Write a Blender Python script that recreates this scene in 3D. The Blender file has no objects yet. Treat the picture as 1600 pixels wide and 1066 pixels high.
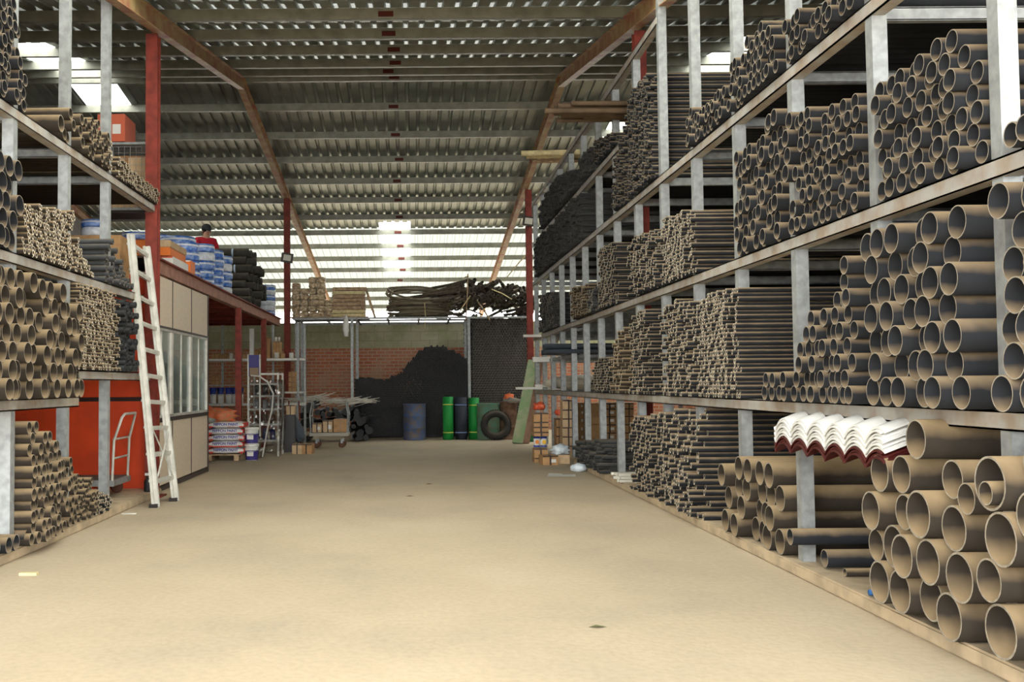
import bpy, bmesh, math, random
from mathutils import Vector, Matrix
random.seed(7)
R_ = random.Random(11)
PI = math.pi
# ------------------------------------------------------------------ camera
FPX, PITCH, ROLL, EYE, CX, CY = 1560.0, math.atan(67/1560.0), .008, 1.4, 642.5, 533.0
_R0 = Vector((1, 0, 0)); _U0 = Vector((0, -math.sin(PITCH), math.cos(PITCH))); FW = Vector((0, math.cos(PITCH), math.sin(PITCH)))
RT = _R0*math.cos(ROLL) - _U0*math.sin(ROLL); UP = _R0*math.sin(ROLL) + _U0*math.cos(ROLL)
cam = bpy.data.objects.new('camera', bpy.data.cameras.new('camera'))
bpy.context.scene.collection.objects.link(cam)
M4 = Matrix((RT, UP, -FW)).transposed().to_4x4(); M4.translation = Vector((0, 0, EYE)); cam.matrix_world = M4
cam.data.sensor_fit = 'HORIZONTAL'; cam.data.sensor_width = 36; cam.data.lens = 36*FPX/1600
cam.data.shift_x = (800-CX)/1600.0; cam.data.shift_y = 0; cam.data.clip_start = .05; cam.data.clip_end = 300
S = bpy.context.scene; S.camera = cam
# ------------------------------------------------------------------ sky, exposure
W = bpy.data.worlds.new('world'); S.world = W; W.use_nodes = True
nt = W.node_tree; bg = nt.nodes['Background']
bg.inputs[0].default_value = (1.0, 1.0, .985, 1); bg.inputs[1].default_value = 9.0
sun = bpy.data.objects.new('sun', bpy.data.lights.new('sun', 'SUN')); S.collection.objects.link(sun)
sun.data.energy = 1.0; sun.data.angle = math.radians(35); sun.data.color = (1, .96, .88)
sun.rotation_euler = (math.radians(40), math.radians(28), 0)      # veiled sun, high behind the camera and to its right
S.view_settings.view_transform = 'Standard'; S.view_settings.look = 'None'; S.view_settings.gamma = 1
S.view_settings.use_curve_mapping = False; S.view_settings.exposure = 0.0

def at(px, py, ax, v):                                             # a point of the photo on the plane axis=v
    d = FW + RT*((px-CX)/FPX) + UP*((CY-py)/FPX); t = (v-(0, 0, EYE)[ax])/d[ax]
    return Vector((0, 0, EYE)) + d*t

# ------------------------------------------------------------------ materials
MATS = {}
def mat(name, col, rough=.7, metal=0., noise=.0, nscale=6., bump=0., dust=None, dustamt=.9, col2=None, spec=.4, dthr=.2):
    if name in MATS: return MATS[name]
    m = bpy.data.materials.new(name); m.use_nodes = True; MATS[name] = m
    t = m.node_tree; b = t.nodes['Principled BSDF']
    b.inputs['Roughness'].default_value = rough; b.inputs['Metallic'].default_value = metal
    b.inputs['Specular IOR Level'].default_value = spec
    b.inputs['Base Color'].default_value = (*col, 1); out = None
    def N(k): return t.nodes.new(k)
    tc = N('ShaderNodeNewGeometry')
    if noise or bump or col2:
        n = N('ShaderNodeTexNoise'); n.inputs['Scale'].default_value = nscale; n.inputs['Detail'].default_value = 6
        t.links.new(tc.outputs['Position'], n.inputs['Vector'])
        if noise or col2:
            r = N('ShaderNodeMix'); r.data_type = 'RGBA'
            c2 = col2 if col2 else tuple(c*(1-noise) for c in col)
            r.inputs[6].default_value = (*col, 1); r.inputs[7].default_value = (*c2, 1)
            mp = N('ShaderNodeMapRange'); mp.inputs[1].default_value = .38; mp.inputs[2].default_value = .66
            t.links.new(n.outputs[0], mp.inputs[0]); t.links.new(mp.outputs[0], r.inputs[0]); out = r.outputs[2]
            t.links.new(out, b.inputs['Base Color'])
        if bump:
            bp = N('ShaderNodeBump'); bp.inputs['Strength'].default_value = bump; bp.inputs['Distance'].default_value = .02
            t.links.new(n.outputs[0], bp.inputs['Height']); t.links.new(bp.outputs[0], b.inputs['Normal'])
    if dust:                                                       # settled dust on upward faces; smooth ramp also paints light inside pipe bottoms
        sp = N('ShaderNodeSeparateXYZ'); t.links.new(tc.outputs['Normal'], sp.inputs[0])
        n2 = N('ShaderNodeTexNoise'); n2.inputs['Scale'].default_value = 9; t.links.new(tc.outputs['Position'], n2.inputs['Vector'])
        ad = N('ShaderNodeMath'); ad.operation = 'MULTIPLY_ADD'; ad.inputs[1].default_value = .35; t.links.new(n2.outputs[0], ad.inputs[0])
        su = N('ShaderNodeMath'); su.operation = 'SUBTRACT'; su.inputs[1].default_value = .175; t.links.new(sp.outputs[2], su.inputs[0]); t.links.new(su.outputs[0], ad.inputs[2])
        mp = N('ShaderNodeMapRange'); mp.inputs[1].default_value = dthr; mp.inputs[2].default_value = 1.15; mp.inputs[4].default_value = dustamt
        t.links.new(ad.outputs[0], mp.inputs[0])
        x = N('ShaderNodeMix'); x.data_type = 'RGBA'; t.links.new(mp.outputs[0], x.inputs[0])
        if out: t.links.new(out, x.inputs[6])
        else: x.inputs[6].default_value = (*col, 1)
        x.inputs[7].default_value = (*dust, 1); t.links.new(x.outputs[2], b.inputs['Base Color'])
    return m
DUST_LIT = (.46, .335, .195)  # dust tan, which also carries painted light in the pipe bottoms
PIPE = mat('grey_pipe', (.020, .022, .026), .75, spec=.15, noise=.35, nscale=3, dust=DUST_LIT, dustamt=.95, dthr=.1)
RIM = mat('pipe_rim', (.34, .30, .235), .8, noise=.35, nscale=30)
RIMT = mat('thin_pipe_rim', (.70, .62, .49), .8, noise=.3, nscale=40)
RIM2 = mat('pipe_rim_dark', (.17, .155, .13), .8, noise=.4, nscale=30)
PIPEB = mat('brown_dusty_pipe', (.042, .034, .026), .8, spec=.15, noise=.3, nscale=4, dust=(.50, .36, .20), dustamt=.95, dthr=.0)
PIPED = mat('dark_pipe', (.035, .038, .042), .55, noise=.3, nscale=4, dust=(.32, .25, .16), dustamt=.6, dthr=.3)
BLK = mat('black_plastic_and_bore_shade', (.018, .019, .021), .55, noise=.3)  # real black plastic, and the painted shade deep in pipe bores
GALV = mat('galvanised_steel', (.37, .39, .39), .5, .25, noise=.3, nscale=14, dust=(.52, .45, .34), dustamt=.5)
GALVD = mat('dusty_beam', (.44, .43, .40), .6, .15, noise=.4, nscale=7, col2=(.36, .29, .22), dust=(.55, .45, .32), dustamt=.7)
RED = mat('red_primer', (.24, .035, .02), .65, noise=.35, nscale=9)
ROOF = mat('roof_sheet', (.36, .40, .37), .38, .75, noise=.25, nscale=2.5)
PURL = mat('purlin_steel', (.30, .30, .25), .5, .2, noise=.3, nscale=5)
RAFT = mat('rafter_paint', (.40, .29, .13), .6, noise=.4, nscale=4, col2=(.30, .10, .05))
FLOOR = mat('concrete_floor', (.60, .47, .31), .75, spec=.25)
CURB = mat('curb_concrete', (.56, .44, .29), .85, noise=.3, nscale=5, bump=.5)
KRAFT = mat('kraft_cardboard', (.50, .29, .13), .85, noise=.25, nscale=8)
KRAFTL = mat('pale_cardboard', (.62, .44, .26), .85, noise=.2, nscale=8)
TAPE = mat('dark_strap', (.05, .03, .02), .5)
TAPEB = mat('brown_tape', (.30, .15, .06), .35)
WHITE = mat('white_plastic', (.78, .77, .72), .45, noise=.1)
WHITED = mat('dirty_white', (.66, .63, .54), .6, noise=.25)
BLUE = mat('blue_plastic', (.02, .045, .30), .35)
ORANGE = mat('orange_card', (.80, .20, .03), .6)
WOOD = mat('old_timber', (.56, .39, .24), .85, noise=.5, nscale=12, bump=.3)
WOODL = mat('yellow_timber', (.78, .66, .36), .8, noise=.3, nscale=12)
RUB = mat('tyre_rubber', (.03, .028, .025), .8, noise=.3, dust=(.22, .17, .12), dustamt=.6)
ALU = mat('ladder_aluminium', (.62, .61, .55), .5, .15, noise=.25, nscale=8)
BEIGE = mat('beige_panel', (.74, .62, .48), .6, noise=.12, nscale=40)
DKFR = mat('dark_frame', (.05, .035, .03), .5)
REDW = mat('red_wall_paint', (.80, .075, .015), .6, noise=.2, nscale=3)
SKIN = mat('skin', (.55, .30, .2), .6)
def brick(name, c1, c2, mortar, w, h, off=.5, patches=None, msize=.012):
    m = bpy.data.materials.new(name); m.use_nodes = True; t = m.node_tree; b = t.nodes['Principled BSDF']; b.inputs['Roughness'].default_value = .9
    g = t.nodes.new('ShaderNodeNewGeometry'); sp = t.nodes.new('ShaderNodeSeparateXYZ'); cb = t.nodes.new('ShaderNodeCombineXYZ')
    t.links.new(g.outputs['Position'], sp.inputs[0]); t.links.new(sp.outputs[0], cb.inputs[0]); t.links.new(sp.outputs[2], cb.inputs[1])
    k = t.nodes.new('ShaderNodeTexBrick'); t.links.new(cb.outputs[0], k.inputs['Vector']); k.offset = off
    for i, v in (('Scale', 1), ('Mortar Size', msize), ('Mortar Smooth', .3), ('Bias', 0), ('Brick Width', w), ('Row Height', h)): k.inputs[i].default_value = v
    k.inputs['Color1'].default_value = (*c1, 1); k.inputs['Color2'].default_value = (*c2, 1); k.inputs['Mortar'].default_value = (*mortar, 1)
    n = t.nodes.new('ShaderNodeTexNoise'); n.inputs['Scale'].default_value = 1.6; n.inputs['Detail'].default_value = 7; n.inputs['Roughness'].default_value = .75
    t.links.new(g.outputs['Position'], n.inputs['Vector'])
    x = t.nodes.new('ShaderNodeMix'); x.data_type = 'RGBA'; mp = t.nodes.new('ShaderNodeMapRange'); mp.inputs[1].default_value = .45; mp.inputs[2].default_value = .62
    mp.inputs[4].default_value = .75
    t.links.new(n.outputs[0], mp.inputs[0]); t.links.new(mp.outputs[0], x.inputs[0]); t.links.new(k.outputs[0], x.inputs[6]); x.inputs[7].default_value = (*patches, 1)
    t.links.new(x.outputs[2], b.inputs['Base Color'])
    bp = t.nodes.new('ShaderNodeBump'); bp.inputs['Strength'].default_value = .6; bp.inputs['Distance'].default_value = .02; bp.invert = True
    t.links.new(k.outputs[1], bp.inputs['Height']); t.links.new(bp.outputs[0], b.inputs['Normal'])
    return m
BRICK = brick('red_brick', (.46, .15, .07), (.34, .11, .055), (.42, .35, .27), .26, .1, patches=(.38, .25, .16))
BLOCK = brick('mossy_block', (.40, .37, .25), (.34, .32, .21), (.28, .26, .17), .55, .27, patches=(.24, .25, .12))
# floor: concrete with worn, dusty patches and slab joints
t = FLOOR.node_tree; b = t.nodes['Principled BSDF']; g = t.nodes.new('ShaderNodeNewGeometry')
mpn = t.nodes.new('ShaderNodeMapping'); mpn.inputs['Scale'].default_value = (.35, .3, 1); t.links.new(g.outputs['Position'], mpn.inputs[0])
n1 = t.nodes.new('ShaderNodeTexNoise'); n1.inputs['Scale'].default_value = 1.3; n1.inputs['Detail'].default_value = 8; n1.inputs['Roughness'].default_value = .6; t.links.new(mpn.outputs[0], n1.inputs[0])
cr = t.nodes.new('ShaderNodeValToRGB'); t.links.new(n1.outputs[0], cr.inputs[0])
for p_, c_ in ((0.32, (.41, .345, .25)), (.5, (.50, .41, .285)), (.7, (.56, .465, .335))):
    e = cr.color_ramp.elements.new(p_); e.color = (*c_, 1)
cr.color_ramp.elements.remove(cr.color_ramp.elements[0]); cr.color_ramp.elements.remove(cr.color_ramp.elements[-1])
n2 = t.nodes.new('ShaderNodeTexNoise'); n2.inputs['Scale'].default_value = 22; n2.inputs['Detail'].default_value = 8; t.links.new(g.outputs['Position'], n2.inputs[0])
x = t.nodes.new('ShaderNodeMix'); x.data_type = 'RGBA'; x.blend_type = 'MULTIPLY'; x.inputs[0].default_value = .22
cr2 = t.nodes.new('ShaderNodeValToRGB'); cr2.color_ramp.elements[0].position = .3; cr2.color_ramp.elements[0].color = (.55, .52, .48, 1); cr2.color_ramp.elements[1].position = .6
t.links.new(n2.outputs[0], cr2.inputs[0]); t.links.new(cr.outputs[0], x.inputs[6]); t.links.new(cr2.outputs[0], x.inputs[7]); t.links.new(x.outputs[2], b.inputs['Base Color'])
bp = t.nodes.new('ShaderNodeBump'); bp.inputs['Strength'].default_value = .25; bp.inputs['Distance'].default_value = .01; t.links.new(n2.outputs[0], bp.inputs['Height']); t.links.new(bp.outputs[0], b.inputs['Normal'])
def glassy(name, tint, mixf, rough=.08):
    m = bpy.data.materials.new(name); m.use_nodes = True; t = m.node_tree; o = t.nodes['Material Output']
    t.nodes.remove(t.nodes['Principled BSDF'])
    a = t.nodes.new('ShaderNodeBsdfTransparent'); a.inputs[0].default_value = (*tint, 1); g = t.nodes.new('ShaderNodeBsdfGlossy'); g.inputs['Roughness'].default_value = rough
    x = t.nodes.new('ShaderNodeMixShader'); x.inputs[0].default_value = mixf; t.links.new(a.outputs[0], x.inputs[1]); t.links.new(g.outputs[0], x.inputs[2]); t.links.new(x.outputs[0], o.inputs[0]); return m
GLASS = glassy('window_glass', (.82, .9, .9), .28, .03)
FILM = glassy('clear_wrap_film', (.75, .75, .75), .16, .25)
def transl(name, c, tr):
    m = bpy.data.materials.new(name); m.use_nodes = True; t = m.node_tree; o = t.nodes['Material Output']; t.nodes.remove(t.nodes['Principled BSDF'])
    a = t.nodes.new('ShaderNodeBsdfTransparent'); a.inputs[0].default_value = (*c, 1); g = t.nodes.new('ShaderNodeBsdfTranslucent'); g.inputs[0].default_value = (*c, 1)
    x = t.nodes.new('ShaderNodeMixShader'); x.inputs[0].default_value = tr; t.links.new(g.outputs[0], x.inputs[1]); t.links.new(a.outputs[0], x.inputs[2]); t.links.new(x.outputs[0], o.inputs[0]); return m
SKYL = transl('clear_roof_sheet', (.95, .97, .93), .6)
FIBR = transl('milky_roof_sheet', (.13, .135, .115), .0)
FIB2 = transl('added_aisle_light_sheet', (.5, .5, .45), .0)  # added translucent sheet that lights the aisle from out of view
LAMPM = bpy.data.materials.new('added_office_glow'); LAMPM.use_nodes = True  # glow of the added office lamp
LAMPM.node_tree.nodes['Principled BSDF'].inputs['Emission Color'].default_value = (1, .98, .95, 1); LAMPM.node_tree.nodes['Principled BSDF'].inputs['Emission Strength'].default_value = 70

# ------------------------------------------------------------------ helpers
COL = S.collection
def tag(o, label=None, cat=None, group=None, kind=None):
    if label: o['label'] = label
    if cat: o['category'] = cat
    if group: o['group'] = group
    if kind: o['kind'] = kind
    return o
def empty(name, label, cat, loc=(0, 0, 0), rz=0, group=None, kind=None):
    o = bpy.data.objects.new(name, None); COL.objects.link(o); o.location = loc; o.rotation_euler = (0, 0, rz); o.empty_display_size = .1
    return tag(o, label, cat, group, kind)
class MB:                                                          # collects shapes into one mesh
    def __init__(s): s.v = []; s.f = []; s.m = []; s.smooth = []
    def add(s, vs, fs, mi=0, sm=False):
        n = len(s.v); s.v += [tuple(v) for v in vs]; s.f += [tuple(i+n for i in f) for f in fs]; s.m += [mi]*len(fs); s.smooth += [sm]*len(fs); return s
    def box(s, c, d, mi=0, rot=None, taper=1.):
        x, y, z = d[0]/2, d[1]/2, d[2]/2; vs = []
        for k in (-1, 1):
            tp = taper if k == 1 else 1
            for a, bb in ((-1, -1), (1, -1), (1, 1), (-1, 1)): vs.append(Vector((a*x*tp, bb*y*tp, k*z)))
        if rot is not None: vs = [rot @ v for v in vs]
        c = Vector(c); return s.add([v+c for v in vs], [(3, 2, 1, 0), (4, 5, 6, 7), (0, 1, 5, 4), (1, 2, 6, 5), (2, 3, 7, 6), (3, 0, 4, 7)], mi)
    def tube(s, pts, r, seg=8, mi=0, closed=False, caps=True):     # solid round bar along points
        pts = [Vector(p) for p in pts]; n = len(pts); rs = r if isinstance(r, (list, tuple)) else [r]*n; vs = []; u = None
        for i, p in enumerate(pts):
            a = pts[(i-1) % n] if (closed or i) else p; b_ = pts[(i+1) % n] if (closed or i < n-1) else p
            d = (b_-a).normalized()
            if u is None: u = d.orthogonal().normalized()
            u = (u - d*u.dot(d)); u = u.normalized() if u.length > 1e-6 else d.orthogonal().normalized(); w = d.cross(u)
            for k in range(seg): an = 2*PI*k/seg; vs.append(p + (u*math.cos(an)+w*math.sin(an))*rs[i])
        fs = []
        for i in range(n if closed else n-1):
            for k in range(seg): j = (i+1) % n; fs.append((i*seg+k, i*seg+(k+1) % seg, j*seg+(k+1) % seg, j*seg+k))
        s.add(vs, fs, mi, True)
        if caps and not closed: s.add(vs[:seg], [tuple(range(seg))[::-1]], mi); s.add(vs[-seg:], [tuple(range(seg))], mi)
        return s
    def lathe(s, c, prof, seg=20, mi=0, ax='z'):                   # profile of (r, h) about an axis
        c = Vector(c); vs = []
        for r, h in prof:
            for k in range(seg):
                a = 2*PI*k/seg; p = (r*math.cos(a), r*math.sin(a), h)
                if ax == 'x': p = (h, p[0], p[1])
                if ax == 'y': p = (p[0], h, p[1])
                vs.append(c+Vector(p))
        fs = [(i*seg+k, i*seg+(k+1) % seg, (i+1)*seg+(k+1) % seg, (i+1)*seg+k) for i in range(len(prof)-1) for k in range(seg)]
        return s.add(vs, fs, mi, True)
    def pipe(s, c, r, L, ax=(1, 0, 0), wall=.12, seg=8, deep=.3, cap=True):   # hollow pipe from its open end c along ax; materials 0 body, 1 rim, 2 black cap painting bore shade
        ax = Vector(ax).normalized(); c = Vector(c); u = ax.orthogonal().normalized(); w = ax.cross(u); ri = r*(1-wall); vs = []
        for q, rr in ((c+ax*L, r), (c, r), (c, ri), (c+ax*deep, ri)):
            for k in range(seg): a = 2*PI*k/seg; vs.append(q+(u*math.cos(a)+w*math.sin(a))*rr)
        for i in range(3):
            s.add([], [], 0)
        n = len(s.v); s.v += [tuple(v) for v in vs]
        for i in range(3):
            for k in range(seg):
                s.f.append((n+i*seg+k, n+(i+1)*seg+k, n+(i+1)*seg+(k+1) % seg, n+i*seg+(k+1) % seg)); s.m.append(1 if i == 1 else 0); s.smooth.append(i != 1)
        if cap: s.f.append(tuple(n+3*seg+k for k in range(seg))); s.m.append(2); s.smooth.append(False)  # black cap inside the bore stands in for its deep shade
        return s
    def build(s, name, mats, parent=None, bevel=0, loc=None):
        me = bpy.data.meshes.new(name); me.from_pydata(s.v, [], s.f)
        if not isinstance(mats, (list, tuple)): mats = [mats]
        for m in mats: me.materials.append(m)
        me.polygons.foreach_set('material_index', [min(i, len(mats)-1) for i in s.m]); me.polygons.foreach_set('use_smooth', s.smooth)
        if bevel:
            bm = bmesh.new(); bm.from_mesh(me); bmesh.ops.bevel(bm, geom=bm.edges[:], offset=bevel, segments=2, affect='EDGES'); bm.to_mesh(me); bm.free()
        me.update(); o = bpy.data.objects.new(name, me); COL.objects.link(o)
        if parent: o.parent = parent
        if loc: o.location = loc
        return o
def copy_tree(o, parent=None):
    c = o.copy(); COL.objects.link(c); c.parent = parent
    for ch in list(o.children): copy_tree(ch, c)
    return c
def struct(o): o['kind'] = 'structure'; return o
ORD = ['', 'first', 'second', 'third', 'fourth', 'fifth', 'sixth', 'seventh', 'eighth', 'ninth', 'tenth', 'eleventh', 'twelfth', 'thirteenth', 'fourteenth', 'fifteenth',
       'sixteenth', 'seventeenth', 'eighteenth', 'nineteenth', 'twentieth'] + ['twenty-'+w for w in ('first', 'second', 'third', 'fourth', 'fifth', 'sixth', 'seventh', 'eighth', 'ninth')] + ['thirtieth']
def text(s_, size, m, parent, loc, rot, ext=.001, name='lettering', bold=0.0, align='CENTER'):
    cu = bpy.data.curves.new(name, 'FONT'); cu.body = s_; cu.size = size; cu.extrude = ext; cu.offset = bold; cu.align_x = align; cu.align_y = 'CENTER'
    o = bpy.data.objects.new(name, cu); COL.objects.link(o); bpy.context.view_layer.update()
    me = bpy.data.meshes.new_from_object(o.evaluated_get(bpy.context.evaluated_depsgraph_get())); bpy.data.objects.remove(o)
    me.materials.clear(); me.materials.append(m)
    q = bpy.data.objects.new(name, me); COL.objects.link(q); q.parent = parent; q.location = loc; q.rotation_euler = rot; return q

# ------------------------------------------------------------------ the building
HW = 9.0
def zroof(Y): return 7.42-.128*(Y-18.8) if Y > 18.8 else 7.42-.18*(18.8-Y)
struct(MB().box((0, 20, -.1), (2*HW+30, 70, .2)).build('floor', FLOOR))
RC, LC = 2.74, -3.22                                             # curb faces
c = MB(); c.box((RC+3.1, 8.5, .045), (6.2, 17, .09)); struct(c.build('trim_1', CURB, bevel=.012))
c = MB(); c.box((LC-2.85, 5.85, .045), (5.7, 14.1, .09)); struct(c.build('trim_2', CURB, bevel=.012))
SIDE = mat('side_sheet', (.16, .15, .13), .7, noise=.3)
struct(MB().box((HW+.1, 20, 3.6), (.1, 42, 7.2)).build('wall_right', SIDE))
struct(MB().box((-HW-.1, 20, 3.6), (.1, 42, 7.2)).build('wall_left', SIDE))
WY = 30.0
struct(MB().box((0, WY+.1, 1.24), (2*HW, .2, 2.48)).build('wall_back', BRICK))
struct(MB().box((0, WY+.1, 2.87), (2*HW, .2, .78)).build('wall_back_top', BLOCK))
def near(v, a, b_): return a <= v <= b_
SK = [(-6.75, -5.75, 15.2, 20.5), (5.2, 6.2, 14.4, 18.8), (-1.0, .05, 28.6, 33.6)]     # clear sheets
def roof_sheet(x0, x1, y0, y1, th=.035, pitch=.23):
    mb = MB(); ny = [y0, y1]; x = x0; row = []
    while x < x1-1e-6:
        row += [(x, 0), (x+pitch*.62, 0), (x+pitch*.70, th), (x+pitch*.92, th)]; x += pitch
    row.append((x, 0)); vs = []
    for Y in ny:
        for (a, h) in row: vs.append((a, Y, zroof(Y)+h))
    n = len(row); mb.add(vs, [(i, i+1, n+i+1, n+i) for i in range(n-1)]); return mb
P_ = .23; XL = -P_*44
ceil = empty('ceiling', 'ribbed metal roof underside on steel purlins and rafters', 'ceiling', (0, 18, 0)); ceil['kind'] = 'structure'
def rel(o, p): o.parent = p; o.matrix_parent_inverse = Matrix.Translation(-Vector(p.location)); return o
YN = 8.8
def cut(x0, x1, y0, y1, m, nm='roof_sheet'):
    n = round((x1-x0)/P_); rel(roof_sheet(x0, x0+n*P_, y0, y1).build(nm, m), ceil)
def q(i): return XL+P_*i
skl = (q(15), q(19)); skr = (q(67), q(71)); skc = (q(40), q(44))
for (a, b_) in ((q(0), skl[0]), (skl[1], q(31)), (q(57), skr[0]), (skr[1], q(88))): cut(a, b_, YN, 18.8, ROOF)
cut(q(31), q(57), YN, 11.4, FIB2, 'milky_roof_sheet'); cut(q(31), q(57), 11.4, 18.8, ROOF)  # near strip is out of view, made translucent to brighten the aisle
cut(skl[0], skl[1], YN, 15.6, ROOF); cut(skl[0], skl[1], 15.6, 18.8, SKYL, 'skylight_sheet')
cut(skr[0], skr[1], YN, 14.4, ROOF); cut(skr[0], skr[1], 14.4, 18.8, SKYL, 'skylight_sheet')
for (a, b_) in ((q(0), skl[0]), (skl[1], skc[0]), (skc[1], q(63)), (q(76), q(88))): cut(a, b_, 18.8, 29.6, ROOF)
cut(q(63), q(76), 18.8, 21, ROOF); cut(q(63), q(76), 21, 29.6, SKYL, 'skylight_sheet')  # clear strip hidden behind the rack, added to light the far end
cut(skl[0], skl[1], 18.8, 20.5, SKYL, 'skylight_sheet'); cut(skl[0], skl[1], 20.5, 29.6, ROOF)
cut(skc[0], skc[1], 18.8, 29.0, ROOF); cut(skc[0], skc[1], 29.0, 35.5, SKYL, 'skylight_sheet')
for (a, b_) in ((q(0), skc[0]), (skc[1], q(88))): cut(a, b_, 29.6, 42, FIBR, 'milky_roof_sheet')
cut(skc[0], skc[1], 35.5, 42, FIBR, 'milky_roof_sheet')
def purlin(Y):
    mb = MB(); z = zroof(Y)-.005; h = .15
    mb.box((0, Y, z-h/2), (2*HW+2, .012, h)); mb.box((0, Y+.035, z-.006), (2*HW+2, .08, .01)); mb.box((0, Y+.035, z-h+.006), (2*HW+2, .08, .012)); mb.box((0, Y+.075, z-h+.02), (2*HW+2, .01, .03))
    rel(mb.build('purlin', PURL), ceil)
    c = MB().box((-.32+R_.uniform(-.08, .08), Y-.012, z-h/2-.01), (.2, .02, .07)); rel(c.build('cleat', mat('dark_red_cleat', (.09, .012, .008), .7)), ceil)
for k in range(14): purlin(20.4+1.55*k)
for Y in (19.0, 18.6, 17.5, 16.0, 14.5, 13.0, 11.4, 9.9): purlin(Y)
for X in (-3.2, 2.9, -9.0, 9.0):
    for (Ya, Yb) in ((YN, 18.8), (18.8, 41.8)):
        a = Vector((X, Ya, zroof(Ya)-.27)); b_ = Vector((X, Yb, zroof(Yb)-.27)); d = b_-a; rot = Matrix.Rotation(math.atan2(d.z, d.y), 3, 'X'); mid = (a+b_)/2
        mb = MB(); mb.box(mid, (.012, d.length, .22), 0, rot)
        for s in (-1, 1): mb.box(mid+rot @ Vector((0, 0, s*.11)), (.13, d.length, .012), 0, rot)
        rel(mb.build('rafter', RAFT), ceil)
# unseen flat canopies added over the near racks to darken their top piles
for X0, nn in ((q(57), 31), (q(0), 31)):
    mb = MB(); n = nn; x = X0; row = []
    for i in range(n): row += [(x, 0), (x+P_*.62, 0), (x+P_*.7, .035), (x+P_*.92, .035)]; x += P_
    vs = [(a, Y, 5.62+h) for Y in (-2.5, YN) for (a, h) in row]; k = len(row); mb.add(vs, [(i, i+1, k+i+1, k+i) for i in range(k-1)])
    rel(mb.build('roof_sheet', ROOF), ceil)
mb = MB(); x = q(31); row = []  # unseen flat aisle roof, added to limit sky light on the near floor
for i in range(26): row += [(x, 0), (x+P_*.62, 0), (x+P_*.7, .035), (x+P_*.92, .035)]; x += P_
vs = [(a, Y, 5.62+h) for Y in (1.0, 6.8) for (a, h) in row]; k = len(row); mb.add(vs, [(i, i+1, k+i+1, k+i) for i in range(k-1)])
rel(mb.build('roof_sheet', ROOF), ceil)
mb = MB(); vs = [(a, Y, 5.62+h) for Y in (6.8, YN) for (a, h) in row]; mb.add(vs, [(i, i+1, k+i+1, k+i) for i in range(k-1)])  # unseen translucent continuation, added to light the aisle floor
rel(mb.build('milky_roof_sheet', FIB2), ceil)
# red columns
def column(X, Y, top, label, w=.15):
    mb = MB(); mb.box((0, 0, top/2), (.012, w, top)); mb.box((0, -w/2, top/2), (w, .014, top)); mb.box((0, w/2, top/2), (w, .014, top))
    o = mb.build('steel_column', RED, loc=(X, Y, 0)); tag(o, label, 'column', 'red roof columns')
    MB().box((0, 0, .01), (.3, .3, .02)).build('base_plate', RED, o); return o
column(-3.3, 12.72, zroof(12.7)-.4, 'red steel column rising beside the ladder to the roof')
column(-3.16, 25.45, zroof(25.4)-.4, 'red steel column with a floodlight at the far end of the mezzanine')
column(2.98, 12.75, zroof(12.7)-.4, 'red steel column among the thin pipe piles of the right rack')
column(2.97, 24.9, zroof(24.9)-.4, 'red steel column at the far end of the right rack')

# ------------------------------------------------------------------ racks
LV = [1.25, 2.46, 3.72, 4.62, 5.56]
def rack(name, label, X, sgn, ys, loc, levels, tops, rear):
    r = empty(name, label, 'rack', loc)
    def add(o): o.parent = r; o.matrix_parent_inverse = Matrix.Translation(-Vector(loc)); return o
    for Y, tp in zip(ys, tops):
        mb = MB(); w = .085
        mb.box((X, Y, (tp+.09)/2), (w, .008, tp-.09)); mb.box((X-sgn*w/2, Y+.04, (tp+.09)/2), (.008, .09, tp-.09)); mb.box((X+sgn*w/2, Y+.04, (tp+.09)/2), (.008, .09, tp-.09)); mb.box((X, Y+.085, (tp+.09)/2), (w, .008, tp-.09))
        add(mb.build('upright', GALV))
        for dx in rear: add(MB().box((X+sgn*dx, Y+.04, (tp+.09)/2), (.08, .08, tp-.09)).build('rear_upright', GALV))
    for (z, ya, yb) in levels:
        mb = MB(); L = yb-ya; h = .095; mb.box((X-sgn*.05, (ya+yb)/2, z-h/2), (.01, L, h)); mb.box((X-sgn*.01, (ya+yb)/2, z-.005), (.09, L, .01)); mb.box((X-sgn*.01, (ya+yb)/2, z-h+.005), (.09, L, .01))
        add(mb.build('beam', GALVD))
        for Y, tp in zip(ys, tops):
            if ya-.05 <= Y <= yb+.05 and tp > z:
                mb = MB(); mb.box((X+sgn*(rear[-1]/2+.05), Y+.1, z-.05), (rear[-1]-.05, .01, .08)); mb.box((X+sgn*(rear[-1]/2+.05), Y+.12, z-.012), (rear[-1]-.05, .05, .01)); mb.box((X+sgn*(rear[-1]/2+.05), Y+.12, z-.088), (rear[-1]-.05, .05, .01))
                add(mb.build('cross_arm', GALV))
    return r
XR = 2.87
YR = [4.72+1.285*i for i in range(15)]
topsR = [5.0, 5.05, 5.25, 5.4, 5.62, 5.75, 5.56] + [5.5]*8
rack('pipe_rack', 'long galvanised steel pipe rack lining the right side of the aisle', XR, 1, YR, (XR, 4.72, .09),
     [(LV[0], 3.0, 23.0), (LV[1], 3.0, 23.0), (LV[2], 3.0, 23.0), (LV[3], 12.9, 23.0), (LV[4], 11.2, 23.0)], topsR, [2.9, 5.7])
XLr = -3.3
YL = [6.8, 8.12, 9.42, 10.7]
rack('pipe_rack', 'galvanised steel pipe rack on the left in front of the red wall', XLr, -1, YL, (XLr, 8.12, .09),
     [(1.30, 3.5, 9.75), (1.56, 9.76, 12.4), (2.50, 3.5, 12.1), (3.70, 3.5, 12.6)], [5.5, 5.55, 5.6, 5.85], [2.9, 5.4])

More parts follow.
